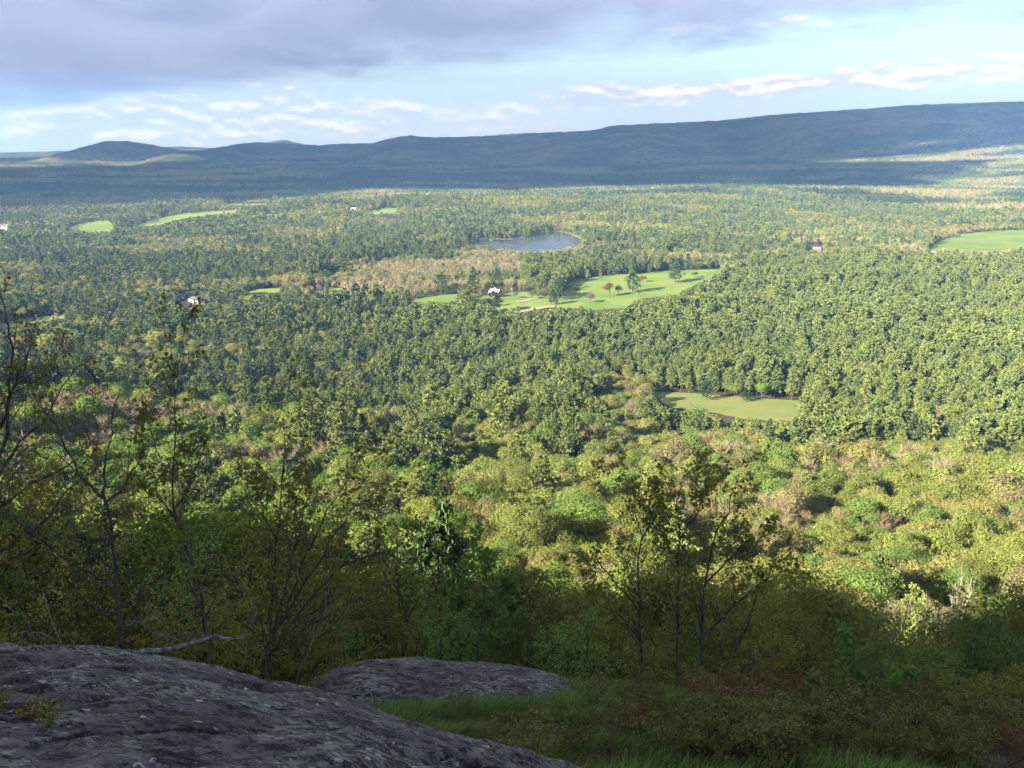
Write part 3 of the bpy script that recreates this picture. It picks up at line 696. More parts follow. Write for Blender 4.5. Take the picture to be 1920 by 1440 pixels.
def place_woods():
    rng = np.random.default_rng(42)
    X, Y = [], []
    r = 19.0
    while r < PATCH_R:
        s = 5.0+1.8*sstep(r, 60, 180)+1.4*sstep(r, 900, 2600)
        a = np.arange(-math.radians(36), math.radians(36), s/r)
        a = a+rng.uniform(-0.5, 0.5, len(a))*s/r; rr = r+rng.uniform(-0.5, 0.5, len(a))*s
        X.append(rr*np.sin(a)); Y.append(rr*np.cos(a)); r += s*0.9
    X, Y = np.concatenate(X), np.concatenate(Y); Z = ground_h(X, Y); n = len(X)
    mx, my, dep = project(np.stack([X, Y, Z+8], -1))
    j = fbm(X/60, Y/60, 3, 77)*np.clip(16000/dep, 6, 60); j2 = fbm(X/60, Y/60, 3, 88)*np.clip(7000/dep, 4, 26)
    zone = np.full(n, -1)
    for k, zd in enumerate(ZONES):
        hit = (zone < 0) & inside(zd[1], mx+j, my+j2); zone[hit] = k
    w = np.array([z[2] for z in ZONES]+[(0.42, 0.46, 0.12)])
    # species clump together: shift the draw with a smooth field
    dfar = sstep(np.hypot(X, Y), 500, 1100)
    u = rng.uniform(0, 1, n)*0.42+0.55*(fbm(X/45, Y/45, 3, 55)*(1-dfar)+fbm(X/150, Y/90, 4, 57)*dfar)*1.3
    u = (np.argsort(np.argsort(u))+0.5)/n
    wz = w[zone]
    kind = np.where(u < wz[:, 0], 0, np.where(u < wz[:, 0]+wz[:, 1], 1, 2))
    kind = np.where((kind == 0) & (np.hypot(X, Y) < 75), 1, kind)
    hf = np.array([z[5] for z in ZONES]+[1.0])[zone]
    rad = np.hypot(X, Y)
    sc = hf*np.exp(np.clip(rng.normal(size=n)*0.20, -0.5, 0.45))*(1+0.35*fbm(X/90, Y/90, 3, 33))*np.where(rad > 480, 0.92, 1.0)*np.where(kind == 0, 1.0, 1.02)
    sc *= np.where((rad < 420), np.interp(rad, [15, 60, 420], [0.55, 0.78, 1.0]), 1)
    sc = np.where((kind == 0) & (rad < 300), sc*0.72, sc)
    height = np.where(kind == 0, 18, 12.5)*sc
    tpx, tpy, _ = project(np.stack([X, Y, Z+height], -1))
    lim = np.interp(tpx, [0, 500, 700, 900, 1100, 1920], [880, 890, 930, 1000, 1010, 1040])+rng.uniform(-25, 60, n)
    rh = rad; dlim = ray(tpx, lim); zl = CZ+dlim[:, 2]/np.hypot(dlim[:, 0], dlim[:, 1])*rh-Z
    shrink = (rad < 120) & (tpy < lim)
    f = np.where(shrink, zl/height, 1.0); sc = sc*np.clip(f, 0.3, 1); height = height*np.clip(f, 0.3, 1)
    ok = np.ones(n, bool); edge = np.clip(rng.normal(size=n)*2.5, -6, 6)
    for poly in VISIBLE_OPEN:
        p = np.array(poly, float); lo = p.min(0)-9; hi = p.max(0)+9
        for f in (0.0, 0.33, 0.66, 0.92):
            qx, qy, _ = project(np.stack([X, Y, Z+height*f], -1))
            for dx in (-0.35, 0.35):
                qq = qx+dx*np.where(kind == 0, 6, 7)*sc*F/dep*0.8
                c = (qx > lo[0]-30) & (qx < hi[0]+30) & (qy > lo[1]) & (qy < hi[1])
                if c.any(): ok[c] &= ~inside(p, qq[c], qy[c]+edge[c])
    ok &= f > 0.3
    qx, qy, _ = project(np.stack([X, Y, Z+height*0.95], -1)); ok &= ~((rad < 90) & (qx > 1590) & (qx < 1840) & (qy < 1200))
    ok &= (rad < 400) | (fbm(X/38, Y/38, 2, 44) < 0.52)
    X, Y, Z, kind, sc, zone, rad, height = [a[ok] for a in (X, Y, Z, kind, sc, zone, rad, height)]
    n = len(X); rot = rng.uniform(0, 6.28, n)
    tint = np.zeros((n, 3)); cidx = np.zeros(n, int)
    cl = np.clip(0.5+fbm(X/32, Y/32, 3, 66)*1.1+rng.normal(size=n)*0.16, 0, 0.999)
    cl = (np.argsort(np.argsort(cl))+0.5)/n
    for k in list(range(len(ZONES)))+[-1]:
        zd = ZONES[k] if k >= 0 else ('', None, None, DULL+YELLOW[:1], GREY, 1)
        for kd, pal in ((0, PINE_T if zd[0] in ('plantation', 'slope', 'house_pines') else PINE_DARK), (1, zd[3]), (2, zd[4])):
            mk = (zone == k) & (kind == kd)
            ci = (cl[mk]*len(pal)).astype(int); cidx[mk] = ci; tint[mk] = np.array(pal)[ci]
    tint *= rng.uniform(0.90, 1.11, (n, 1))
    return X, Y, Z, kind, sc, zone, rad, height, rot, tint
WOODS = place_woods()

def scatter(name, P, rot, sc, idx, tint, meshes, label, cat):
    col = bpy.data.collections.new(name+'_models')
    for k, me in enumerate(meshes):
        col.objects.link(bpy.data.objects.new('%s_model_%03d' % (name, k), me))
    me = bpy.data.meshes.new(name); me.vertices.add(len(P)); me.vertices.foreach_set('co', np.asarray(P, np.float32).ravel())
    def attr(nm, typ, arr, key):
        a = me.attributes.new(nm, typ, 'POINT'); a.data.foreach_set(key, arr.ravel())
    attr('idx', 'INT', idx.astype(np.int32), 'value'); attr('sc', 'FLOAT', sc.astype(np.float32), 'value')
    attr('rot', 'FLOAT_VECTOR', np.stack([np.zeros_like(rot), np.zeros_like(rot), rot], -1).astype(np.float32), 'vector')
    attr('tint', 'FLOAT_VECTOR', tint.astype(np.float32), 'vector')
    o = link(name, me); tag(o, label, cat, kind='stuff')
    ng = bpy.data.node_groups.new(name+'_scatter', 'GeometryNodeTree')
    ng.interface.new_socket('Geometry', in_out='INPUT', socket_type='NodeSocketGeometry'); ng.interface.new_socket('Geometry', in_out='OUTPUT', socket_type='NodeSocketGeometry')
    N = ng.nodes; gi, go = N.new('NodeGroupInput'), N.new('NodeGroupOutput')
    ci = N.new('GeometryNodeCollectionInfo'); ci.inputs['Collection'].default_value = col; ci.inputs['Separate Children'].default_value = True; ci.inputs['Reset Children'].default_value = True
    ip = N.new('GeometryNodeInstanceOnPoints'); ip.inputs['Pick Instance'].default_value = True
    def na(nm, dt):
        k = N.new('GeometryNodeInputNamedAttribute'); k.data_type = dt; k.inputs['Name'].default_value = nm; return k.outputs['Attribute']
    L = ng.links
    L.new(gi.outputs[0], ip.inputs['Points']); L.new(ci.outputs[0], ip.inputs['Instance']); L.new(na('idx', 'INT'), ip.inputs['Instance Index'])
    L.new(na('rot', 'FLOAT_VECTOR'), ip.inputs['Rotation']); L.new(na('sc', 'FLOAT'), ip.inputs['Scale']); L.new(ip.outputs[0], go.inputs[0])
    md = o.modifiers.new('scatter', 'NODES'); md.node_group = ng
    return o

def build_woods():
    X, Y, Z, kind, sc, zone, rad, height, rot, tint = WOODS
    rng = np.random.default_rng(5)
    spec = [(0, 'pine', 'needles', 'pine_tree', 'pine_forest'), (1, 'broadleaf', 'foliage', 'broadleaf_tree', 'broadleaf_forest'), (2, 'bare', 'twigs', 'leafless_tree', 'leafless_forest')]
    for kd, key, leaf, name, fname in spec:
        ids = np.where(kind == kd)[0]
        tx, ty, _ = project(np.stack([X[ids], Y[ids], Z[ids]+height[ids]], -1))
        infr = (tx > -10) & (tx < W+10) & (ty < 1250) & (ty > 200)
        size = np.where(infr, height[ids]/rad[ids], 0)
        top = ids[np.argsort(-size)[:300]]; rest = np.setdiff1d(ids, top)
        near = [(tr.mesh(key+'_trunk', M['bark']), cr.mesh(key+'_crown', M[leaf])) for tr, cr in MODELS[key]['near']]
        hi = [(tr.mesh(key+'_trunk', M['bark']), cr.mesh(key+'_crown', M[leaf])) for tr, cr in MODELS[key]['hi']]
        for i in top:
            src = near if rad[i] < 330 else hi
            tm, cm = src[rng.integers(len(src))]
            o = empty(name, (X[i], Y[i], Z[i]-0.15), rot[i]); o.scale = (sc[i],)*3
            link('trunk', tm, o); c = link('crown', cm, o); c['tint'] = [float(v) for v in tint[i]]
            zn = ZONES[zone[i]][0] if zone[i] >= 0 else 'other'
            if kd == 0: cw = 'dark green' if tint[i][1] < 0.08 else 'green'; what = 'pine with tiered boughs'
            elif kd == 1:
                q = tint[i][0]/tint[i][1]; cw = 'bright green' if q < 0.72 else ('yellow green' if q < 1.02 else 'tawny yellow'); what = 'leafing tree'
            else: cw = 'grey brown' if tint[i][0] < 0.19 else 'pale tan'; what = 'leafless tree'
            if rad[i] < 430:
                tpx = float(project(np.array([X[i], Y[i], Z[i]+height[i]]))[0])
                col_w = ['at far left', 'behind the thin saplings at left', 'behind the arching shrub', 'above the grey slab', 'behind the thin tree pair', 'behind the spreading tree at lower right', 'right of the spreading tree', 'at far right'][int(min(max(tpx, 0), 1919)//240)]
                where_w = ('close below the ledge ' if rad[i] < 70 else 'on the upper slope ' if rad[i] < 140 else 'halfway down the slope ' if rad[i] < 250 else 'low on the slope ')+col_w
            else: where_w = ZONE_TEXT[zn]
            lab = '%s %s %s' % (cw, what, where_w)
            tag(o, lab, 'tree', lab)
        meshes = []
        base = {}
        for lod in ('near', 'hi', 'mid', 'low'):
            base[lod] = len(meshes); meshes += [joined(fname, tr, cr, leaf) for tr, cr in MODELS[key][lod]]
        cnt = {l: len(MODELS[key][l]) for l in ('near', 'hi', 'mid', 'low')}
        rr = rad[rest]; ix = np.zeros(len(rest), int)
        u = rng.random(len(rest))
        for lod, sel in (('near', rr < 160), ('hi', (rr >= 160) & (rr < 800)), ('mid', (rr >= 800) & (rr < 1650)), ('low', rr >= 1650)):
            ix[sel] = base[lod]+(u[sel]*cnt[lod]).astype(int)
        P = np.stack([X[rest], Y[rest], Z[rest]-0.2], -1)
        lab = {'pine': 'green pines massed across the valley floor', 'broadleaf': 'yellow green broadleaf woods covering the valley', 'bare': 'pale leafless trees scattered through the valley woods'}[key]
        scatter(fname, P, rot[rest], sc[rest], ix, tint[rest], meshes, lab, 'forest')
build_woods()

def build_far_woods():
    rng = np.random.default_rng(99)
    X, Y = [], []; r = PATCH_R-10
    while r < 12500:
        s = 30+22*sstep(r, 3500, 8000)
        a = np.arange(-math.radians(34), math.radians(34), s/r); a = a+rng.uniform(-0.4, 0.4, len(a))*s/r; rr = r+rng.uniform(-0.4, 0.4, len(a))*s
        X.append(rr*np.sin(a)); Y.append(rr*np.cos(a)); r += s*(0.9+0.9*sstep(r, 3500, 8000))
    X, Y = np.concatenate(X), np.concatenate(Y); Z = ground_h(X, Y)
    px, py, dep = project(np.stack([X, Y, Z+6], -1))
    ok = np.ones(len(X), bool)
    for k in ('farA', 'farB', 'brown', 'small', 'right'): ok &= ~inside(FIELDS[k], px, py)
    ok &= fbm(X/350, Y/180, 3, 101) < 0.44
    for hx, hy, hw, hr in FAR_HOUSES: ok &= ~((np.abs(px-hx) < 6) & (py > hy-4) & (py < hy+5))
    X, Y, Z = X[ok], Y[ok], Z[ok]; n = len(X)
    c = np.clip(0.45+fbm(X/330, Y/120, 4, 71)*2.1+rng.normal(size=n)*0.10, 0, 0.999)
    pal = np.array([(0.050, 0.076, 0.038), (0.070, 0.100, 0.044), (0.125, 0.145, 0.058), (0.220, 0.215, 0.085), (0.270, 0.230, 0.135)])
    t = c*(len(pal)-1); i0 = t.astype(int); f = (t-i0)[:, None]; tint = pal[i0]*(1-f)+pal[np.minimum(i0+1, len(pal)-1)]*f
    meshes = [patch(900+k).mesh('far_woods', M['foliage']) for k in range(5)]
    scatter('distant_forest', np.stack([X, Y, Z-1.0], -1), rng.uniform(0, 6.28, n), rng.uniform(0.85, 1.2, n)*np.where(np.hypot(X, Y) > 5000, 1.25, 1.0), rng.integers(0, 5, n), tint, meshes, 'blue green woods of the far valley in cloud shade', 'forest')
build_far_woods()

# ------------------------------------------------------------------ buildings
def box(mb, x0, x1, y0, y1, z0, z1):
    V = [(x, y, z) for z in (z0, z1) for y in (y0, y1) for x in (x0, x1)]
    mb.add(V, [(0, 2, 3, 1), (4, 5, 7, 6), (0, 1, 5, 4), (2, 6, 7, 3), (0, 4, 6, 2), (1, 3, 7, 5)])
def gable_house(name, px, py, L, D, hw, hr, yaw, wall, roof, label, windows=(), chimney=False, door=None, gable_wall=None, over=0.4, loc=None):
    """a house with gable roof: long side L along local x, front at -y"""
    p = at(px, py) if loc is None else np.array(loc, float)
    o = tag(empty(name, (p[0], p[1], float(ground_h(p[0], p[1]))-0.2), yaw), label, 'house')
    def part(nm, mb, mat, par=o): return link(nm, mb.mesh(nm, M[mat]), par)
    mb = MB(); a, b = L/2, D/2
    V = [(-a, -b, 0), (a, -b, 0), (a, b, 0), (-a, b, 0), (-a, -b, hw), (a, -b, hw), (a, b, hw), (-a, b, hw), (-a, 0, hw+hr), (a, 0, hw+hr)]
    mb.add(V, [(0, 1, 5, 4), (2, 3, 7, 6)])
    if gable_wall is None: mb.f += [np.array([(1, 2, 6, 5), (3, 0, 4, 7)]), np.array([(5, 6, 9), (7, 4, 8)])]; mb.mi += [np.zeros(2, int), np.zeros(2, int)]
    part('wall', mb, wall)
    if gable_wall is not None:
        g = MB(); g.add(V, [(1, 2, 6, 5), (3, 0, 4, 7)]); g.f.append(np.array([(5, 6, 9), (7, 4, 8)])); g.mi.append(np.zeros(2, int)); part('gable', g, gable_wall)
    rf = MB(); e = over; k = hr/b
    for s in (-1, 1):
        y1 = s*(b+e); z1 = hw-k*e
        Vr = [(-a-e, y1, z1+0.04), (a+e, y1, z1+0.04), (a+e, 0, hw+hr+0.04), (-a-e, 0, hw+hr+0.04)]
        Vr = Vr+[(x, y, z+0.22) for x, y, z in Vr]
        rf.add(Vr, [(4, 5, 6, 7), (3, 2, 1, 0), (0, 1, 5, 4), (1, 2, 6, 5), (3, 0, 4, 7)])
    r = part('roof', rf, roof)
    if chimney:
        c = MB(); box(c, -0.1*L, -0.1*L+1.3, -0.6, 0.6, hw+hr-1.0, hw+hr+1.7); part('chimney', c, 'brick', r)
    for (wx, wz, side) in windows:
        w = MB(); fr = MB()
        if side == 'f':
            box(w, wx-0.5, wx+0.5, -b-0.04, -b+0.01, wz, wz+1.4); box(fr, wx-0.65, wx+0.65, -b-0.02, -b+0.01, wz-0.15, wz+1.55)
        else:
            box(w, a-0.01, a+0.04, wx-0.5, wx+0.5, wz, wz+1.4); box(fr, a-0.01, a+0.02, wx-0.65, wx+0.65, wz-0.15, wz+1.55)
        win = part('window', w, 'pane'); part('frame', fr, 'white_wall', win)
    if door:
        wx, side, wd, ht, mat = door; d = MB()
        if side == 'f': box(d, wx-wd/2, wx+wd/2, -b-0.05, -b+0.01, 0.2, ht)
        else: box(d, a-0.01, a+0.05, wx-wd/2, wx+wd/2, 0.2, ht)
        part('door', d, mat)
    return o
def build_buildings():
    gable_house('farmhouse', 929, 557, 14.0, 10.5, 6.2, 4.0, -0.62, 'pink_wall', 'pale_roof', 'pale pinkish farmhouse with chimney at the left of the lawn',
                [(-3.6, 1.2, 'f'), (0, 1.2, 'f'), (3.6, 1.2, 'f'), (-3.6, 3.8, 'f'), (0, 3.8, 'f'), (3.6, 3.8, 'f'), (-2, 1.2, 's'), (2, 1.2, 's'), (-2, 3.8, 's'), (2, 3.8, 's')], True, (1.8, 'f', 1.1, 2.3, 'dark_wall'))
    gable_house('barn', 370, 567, 24, 11, 4.2, 2.2, -0.72, 'white_wall', 'dark_roof', 'long low barn with white walls and dark roof beside the gravel yard',
                [(-8, 1.4, 'f'), (-4, 1.4, 'f'), (3, 1.4, 'f'), (7, 1.4, 'f')], False, (0.5, 's', 4.2, 3.8, 'blue_door'), 'dark_wall', 0.7)
    gable_house('shed', 345, 558, 9, 6, 3.0, 1.6, -0.6, 'dark_wall', 'grey_roof', 'small grey roofed shed behind the long barn', [(-2, 1.0, 'f')])
    gable_house('red_shed', 1531, 471, 13, 9, 4.5, 3.0, -0.35, 'red_wall', 'grey_roof', 'red shed with grey roof at the wood edge on the right', [(-3, 1.5, 'f'), (3, 1.5, 'f')], False, (0, 'f', 2.4, 2.8, 'dark_wall'))
    where = ['on the shaded slope below the right ridge', 'in the shaded woods above the sunlit knoll', 'in the pale cluster high in the central valley', 'at the right end of the high central cluster',
             'high in the dark valley left of centre', 'just right of the paired valley roofs', 'at the shade edge on the right uplands', 'alone below the middle of the right ridge', 'in the dark woods at far left',
             'beside the pale clearing at far left', 'below the lone rounded hill', 'on the sunlit knoll above the left woods', 'at the left edge beside the road', 'at the left edge in the dark woods', 'on the slope above the shaded woods right of centre',
             'below the brown foothill', 'just above the far green strip field', 'at the foot of the right ridge', 'near the ridge foot right of centre', 'below the central blue ridge', 'at the small green opening on the knoll']
    for k, (x, y, w, r) in enumerate(FAR_HOUSES):
        roof = ('grey_roof', 'pale_roof', 'white_wall')[k % 3]; text = ('grey roof', 'tan roof', 'white roof')[k % 3]
        gable_house('house', x, y+1.5, w, w*0.6, w*0.38, w*0.2, r, 'white_wall', roof, 'tiny white house with %s %s' % (text, where[k]), [(-w*0.25, 1.5, 'f'), (w*0.25, 1.5, 'f')], False, (0, 'f', 1.4, 2.4, 'dark_wall'))
build_buildings()

# ------------------------------------------------------------------ single trees in the fields
MESH = {}
def tree_mesh(kind, k, lod='near'):
    key = (kind, k, lod)
    if key not in MESH:
        tr, cr = MODELS[kind][lod][k]; MESH[key] = (tr.mesh(kind+'_trunk', M['bark']), cr.mesh(kind+'_crown', M[{'pine': 'needles', 'broadleaf': 'foliage', 'bare': 'twigs'}[kind]]))
    return MESH[key]
def lone(name, kind, px, py, ht, width, tint, label, cat='tree', k=0, group=None, pale=False, dist=None):
    p = at(px, py) if dist is None else ray(px, py)*dist+np.array([0, 0, CZ])
    g = float(ground_h(p[0], p[1]))-0.15
    if dist is not None: ht = max(ht, p[2]+ht*0.9-g)
    o = empty(name, (p[0], p[1], g), (px*1.7+py) % 6.28)
    base = {'pine': 18, 'broadleaf': 11.5, 'bare': 10.5}[kind]; s = ht/base; o.scale = (s*width, s*width, s)
    tm, cm = tree_mesh(kind, k)
    t = link('trunk', tm, o); c = link('crown', cm, o); c['tint'] = list(tint)
    if pale:
        t.data = tm.copy(); t.data.materials[0] = M['pale_bark']
    return tag(o, label, cat, group)
def build_lone():
    G, DG, RED = (0.056, 0.092, 0.032), (0.034, 0.058, 0.026), (0.150, 0.085, 0.045)
    lone('pine_tree', 'pine', 1046, 562, 27, 1.75, G, 'broad green pine at the left end of the mown field', k=0)
    lone('pine_tree', 'pine', 1034, 572, 19, 1.6, G, 'shorter pine in front of the broad field pine', k=1)
    lone('pine_tree', 'pine', 1186, 549, 26, 1.75, G, 'lone green pine in the middle of the mown field', k=2)
    lone('pine_tree', 'pine', 1266, 531, 26, 1.8, G, 'lone pine with long shadow at the right of the mown field', k=3)
    lone('shrub', 'broadleaf', 1108, 568, 12, 1.15, RED, 'small round reddish brown shrub low in the mown field', 'shrub', 0)
    lone('shrub', 'broadleaf', 1143, 557, 19, 0.95, RED, 'larger reddish brown shrub in the mown field', 'shrub', 1)
    lone('shrub', 'broadleaf', 1159, 554, 14, 0.9, (0.10, 0.095, 0.04), 'olive shrub just right of the larger reddish shrub', 'shrub', 2)
    lone('shrub', 'broadleaf', 1080, 553, 11, 1.1, (0.10, 0.10, 0.045), 'small olive shrub in the pine shadow on the field', 'shrub', 3)
    lone('shrub', 'broadleaf', 1205, 530, 11, 1.1, RED, 'reddish shrub high in the mown field', 'shrub', 4)
    lone('shrub', 'broadleaf', 1303, 521, 9, 1.3, DG, 'wide dark bush near the top right of the field', 'shrub', 5)
    lone('spruce_tree', 'pine', 926, 587, 24, 1.9, DG, 'dense dark conifer standing in front of the farmhouse', k=4)
    lone('pine_tree', 'pine', 886, 556, 27, 1.5, G, 'tall pine left of the farmhouse', k=5)
    lone('pine_tree', 'pine', 828, 553, 28, 1.6, G, 'tall pine at the left end of the narrow field', k=1)
    lone('pine_tree', 'pine', 872, 557, 16, 1.1, G, 'shorter pine between the two tall pines left of the farmhouse', k=2)
    lone('broadleaf_tree', 'broadleaf', 898, 565, 10, 1.0, (0.09, 0.13, 0.04), 'round green tree just left of the farmhouse', k=3)
    lone('broadleaf_tree', 'broadleaf', 967, 560, 10, 1.0, (0.13, 0.12, 0.10), 'greyish blossoming tree on the lawn right of the farmhouse', k=4)
    lone('broadleaf_tree', 'broadleaf', 950, 550, 9, 0.9, (0.13, 0.15, 0.05), 'small pale green tree close behind the farmhouse', k=5)
    lone('broadleaf_tree', 'broadleaf', 998, 562, 12, 1.0, (0.10, 0.11, 0.055), 'olive tree at the right end of the lawn', k=0)
    lone('broadleaf_tree', 'broadleaf', 985, 545, 18, 0.9, (0.19, 0.20, 0.045), 'tall yellow tree behind the lawn', k=1)
    lone('broadleaf_tree', 'broadleaf', 692, 756, 13, 1.25, (0.23, 0.20, 0.075), 'round cream coloured tree among dark pines at mid left', k=2)
    lone('broadleaf_tree', 'broadleaf', 1302, 618, 13, 1.15, (0.20, 0.165, 0.065), 'round tawny tree among the plantation pines', k=3)
    lone('broadleaf_tree', 'broadleaf', 325, 650, 14, 1.35, (0.25, 0.20, 0.045), 'golden tree in the mixed woods at left', k=4)
    lone('broadleaf_tree', 'broadleaf', 1428, 752, 15, 0.9, (0.13, 0.21, 0.03), 'bright green tree on the far edge of the clearing', k=5)
    lone('broadleaf_tree', 'broadleaf', 1376, 748, 13, 0.8, (0.15, 0.19, 0.035), 'yellow green tree left of the bright green clearing tree', k=0)
    lone('pine_tree', 'pine', 1398, 754, 10, 1.7, DG, 'low dark bushy pine between the two bright clearing trees', k=3)
    lone('pine_tree', 'pine', 1325, 752, 15, 1.5, DG, 'broad dark pine at the left of the clearing', k=0)
    lone('pine_tree', 'pine', 1676, 835, 22, 1.35, (0.064, 0.10, 0.036), 'large tiered pine standing right of the clearing', k=2)
    lone('pine_tree', 'pine', 1640, 815, 22, 1.0, (0.060, 0.095, 0.034), 'tall narrow pine left of the large tiered pine', k=4)
    lone('leafless_tree', 'bare', 1665, 790, 15, 1.3, (0.16, 0.13, 0.115), 'grey leafless tree in front of the dark gap by the pines', k=1)
    lone('broadleaf_tree', 'broadleaf', 1775, 825, 20, 0.55, (0.17, 0.21, 0.03), 'slender yellow green tree against the right pines', k=1)
    lone('leafless_tree', 'bare', 1803, 843, 14, 0.6, (0.34, 0.30, 0.25), 'pale dead tree at the foot of the right pines', k=3, pale=True)
    lone('broadleaf_tree', 'broadleaf', 1008, 788, 11, 1.1, (0.19, 0.12, 0.07), 'reddish tree among pines above the slope', k=2)
    lone('broadleaf_tree', 'broadleaf', 375, 588, 13, 1.6, (0.23, 0.21, 0.04), 'wide golden tree below the long barn', k=3)
    lone('broadleaf_tree', 'broadleaf', 425, 582, 13, 1.4, (0.21, 0.20, 0.042), 'golden tree right of the wide golden tree below the barn', k=5)
    for j, (x, y) in enumerate([(70, 612), (106, 610), (124, 609), (176, 604), (190, 602), (202, 601), (206, 600)]):
        lone('leafless_tree', 'bare', x, y, 13, 0.42, (0.30, 0.28, 0.19), 'pale slender tree in the row beside the left field', k=j % 4, group='slender trees by the left field')
    for j, (x, y) in enumerate([(1640, 1196), (1690, 1204), (1735, 1198)]):
        lone('birch_tree', 'bare', x, y, 4.0, 0.4, (0.13, 0.115, 0.10), 'white stemmed leafless birch in the shaded slope at lower right', k=j % 4, group='white birches on the lower right slope', pale=True, dist=78+3*j)
    lone('dead_tree', 'bare', 1795, 1165, 5.0, 0.3, (0.20, 0.18, 0.16), 'pale dead conifer right of the white birches', k=2, pale=True, dist=84)
    def lone_at(name, px, r, top, width, tint, label, k):
        d = ray(px, 1100); ph = math.atan2(d[0], d[1]); x, y = r*math.sin(ph), r*math.cos(ph); g = float(ground_h(x, y))-0.15; dt = ray(px, top)
        ht = CZ+dt[2]/math.hypot(dt[0], dt[1])*r-g; f = ht/18
        o = empty(name, (x, y, g), px % 6.28); o.scale = (f*width, f*width, f); tm, cm = tree_mesh('pine', k); link('trunk', tm, o); c = link('crown', cm, o); c['tint'] = list(tint); tag(o, label, 'tree')
    lone_at('pine_tree', 40, 17, 985, 1.9, (0.050, 0.085, 0.036), 'small dark pine in the shade at the left edge', 0)
    lone_at('pine_tree', 150, 19, 1010, 1.8, (0.055, 0.090, 0.038), 'small dark pine behind the forked sapling', 3)
    lone_at('pine_tree', 822, 56, 965, 0.85, (0.050, 0.085, 0.036), 'dark pine in the hollow left of the maple sapling', 1)
build_lone()

def build_shade_trees():  # stand added out of view, towards the sun, to shade the ledge
    rng = np.random.default_rng(12); h = SUN_FROM; p = np.array([-h[1], h[0]])
    for sd in np.arange(9, 60, 5.2):
        for t in np.arange(-40, 22, 5.0):
            x, y = h*(sd+rng.uniform(-2, 2))+p*(t+rng.uniform(-2.5, 2.5))
            if y > -4 or (x > -6 and y > -8): continue
            k = int(rng.integers(6)); kind = 'pine' if rng.random() < 0.8 else 'broadleaf'; tm, cm = tree_mesh(kind, k)
            o = empty('pine_tree' if kind == 'pine' else 'broadleaf_tree', (x, y, float(ground_h(x, y))-0.2), rng.uniform(0, 6.28)); f = rng.uniform(0.42, 0.6)*(1.0 if kind == 'pine' else 1.2); o.scale = (f*1.2, f*1.2, f)
            link('trunk', tm, o); c = link('crown', cm, o); c['tint'] = [0.09, 0.13, 0.045]
            lab = 'stunted %s added on the unseen summit slope to shade the ledge' % ('pine' if kind == 'pine' else 'leafy tree'); tag(o, lab, 'tree', lab)
build_shade_trees()
# ------------------------------------------------------------------ ledge rocks
E0 = 1.55
SIL = np.array([(-700, 1190), (-300, 1205), (0, 1215), (130, 1219), (250, 1229), (340, 1245), (440, 1268), (520, 1284), (600, 1298), (660, 1316), (720, 1340), (790, 1363), (850, 1385), (910, 1398), (960, 1410), (1060, 1440), (1250, 1530), (1500, 1720), (2000, 2300)], float)
_d = ray(SIL[:, 0], SIL[:, 1]); SIL_PHI = np.arctan2(_d[:, 0], _d[:, 1]); SIL_TAN = -_d[:, 2]/np.hypot(_d[:, 0], _d[:, 1])
def rock_z(x, y):
    r = np.hypot(x, y); ph = np.arctan2(x, y); t = np.interp(ph, SIL_PHI, SIL_TAN)
    rs = 2*E0/t; z = CZ-E0*(1+(r/rs)**2)
    c, s = math.cos(math.radians(-38)), math.sin(math.radians(-38)); a, b = x*c-y*s, x*s+y*c
    f = sstep(r, 0.4, 1.2)
    z = z+f*(0.07*fbm(a*0.7, b*1.4, 3, 41)+0.055*fbm(a*2.2, b*5.0, 4, 43)+0.022*fbm(a*10, b*20, 3, 45)-0.05*np.clip(1-np.abs(fbm(a*0.8, b*2.4, 3, 47))*14, 0, 1))
    return z
def grid_mesh(name, X, Y, Z, mat):
    nr, nc = X.shape; i = np.arange(nr-1)[:, None]*nc; c = np.arange(nc-1)[None, :]
    Fq = np.stack([i+c, i+nc+c, i+nc+c+1, i+c+1], -1).reshape(-1, 4)
    mb = MB(); mb.add(np.stack([X, Y, Z], -1).reshape(-1, 3), Fq); return mb.mesh(name, mat, True)
def build_rocks():
    ph = np.radians(np.concatenate([np.arange(-100, -34, 2.0), np.linspace(-34, 14, 430), np.arange(15, 100, 2.0)]))
    PH, U = np.meshgrid(ph, np.concatenate([np.linspace(0.05, 0.5, 40), np.linspace(0.5, 1.12, 210)[1:], np.linspace(1.12, 1.8, 40)[1:]]), indexing='ij')
    R = U*2*E0/np.interp(PH, SIL_PHI, SIL_TAN)
    X, Y = R*np.sin(PH), R*np.cos(PH); Z = rock_z(X, Y)
    tag(link('rock_ledge', grid_mesh('rock_ledge', X, Y, Z, M['rock'])), 'large rounded dark rock with pale lichen in the lower left corner', 'rock')
    s2 = np.array([(580, 1268), (625, 1250), (690, 1239), (770, 1235), (870, 1239), (960, 1248), (1040, 1264), (1090, 1284), (1125, 1312), (1155, 1342)], float)
    d = ray(s2[:, 0], s2[:, 1]); p2 = np.arctan2(d[:, 0], d[:, 1]); t2 = -d[:, 2]/np.hypot(d[:, 0], d[:, 1])
    PH, R = np.meshgrid(np.linspace(p2[0], p2[-1], 220), np.linspace(6.6, 10.2, 200), indexing='ij')
    T = np.interp(PH, p2, t2)
    X, Y = R*np.sin(PH), R*np.cos(PH)
    Z = CZ-T*R-0.30*(R-8.6)**2*1.15+0.10*fbm(X*0.9, Y*0.9, 3, 51)+0.05*fbm(X*3, Y*6, 4, 53)-0.02
    tag(link('rock_slab', grid_mesh('rock_slab', X, Y, Z, M['rock'])), 'low flat grey rock slab beyond the grass, right of the large rock', 'rock')
build_rocks()

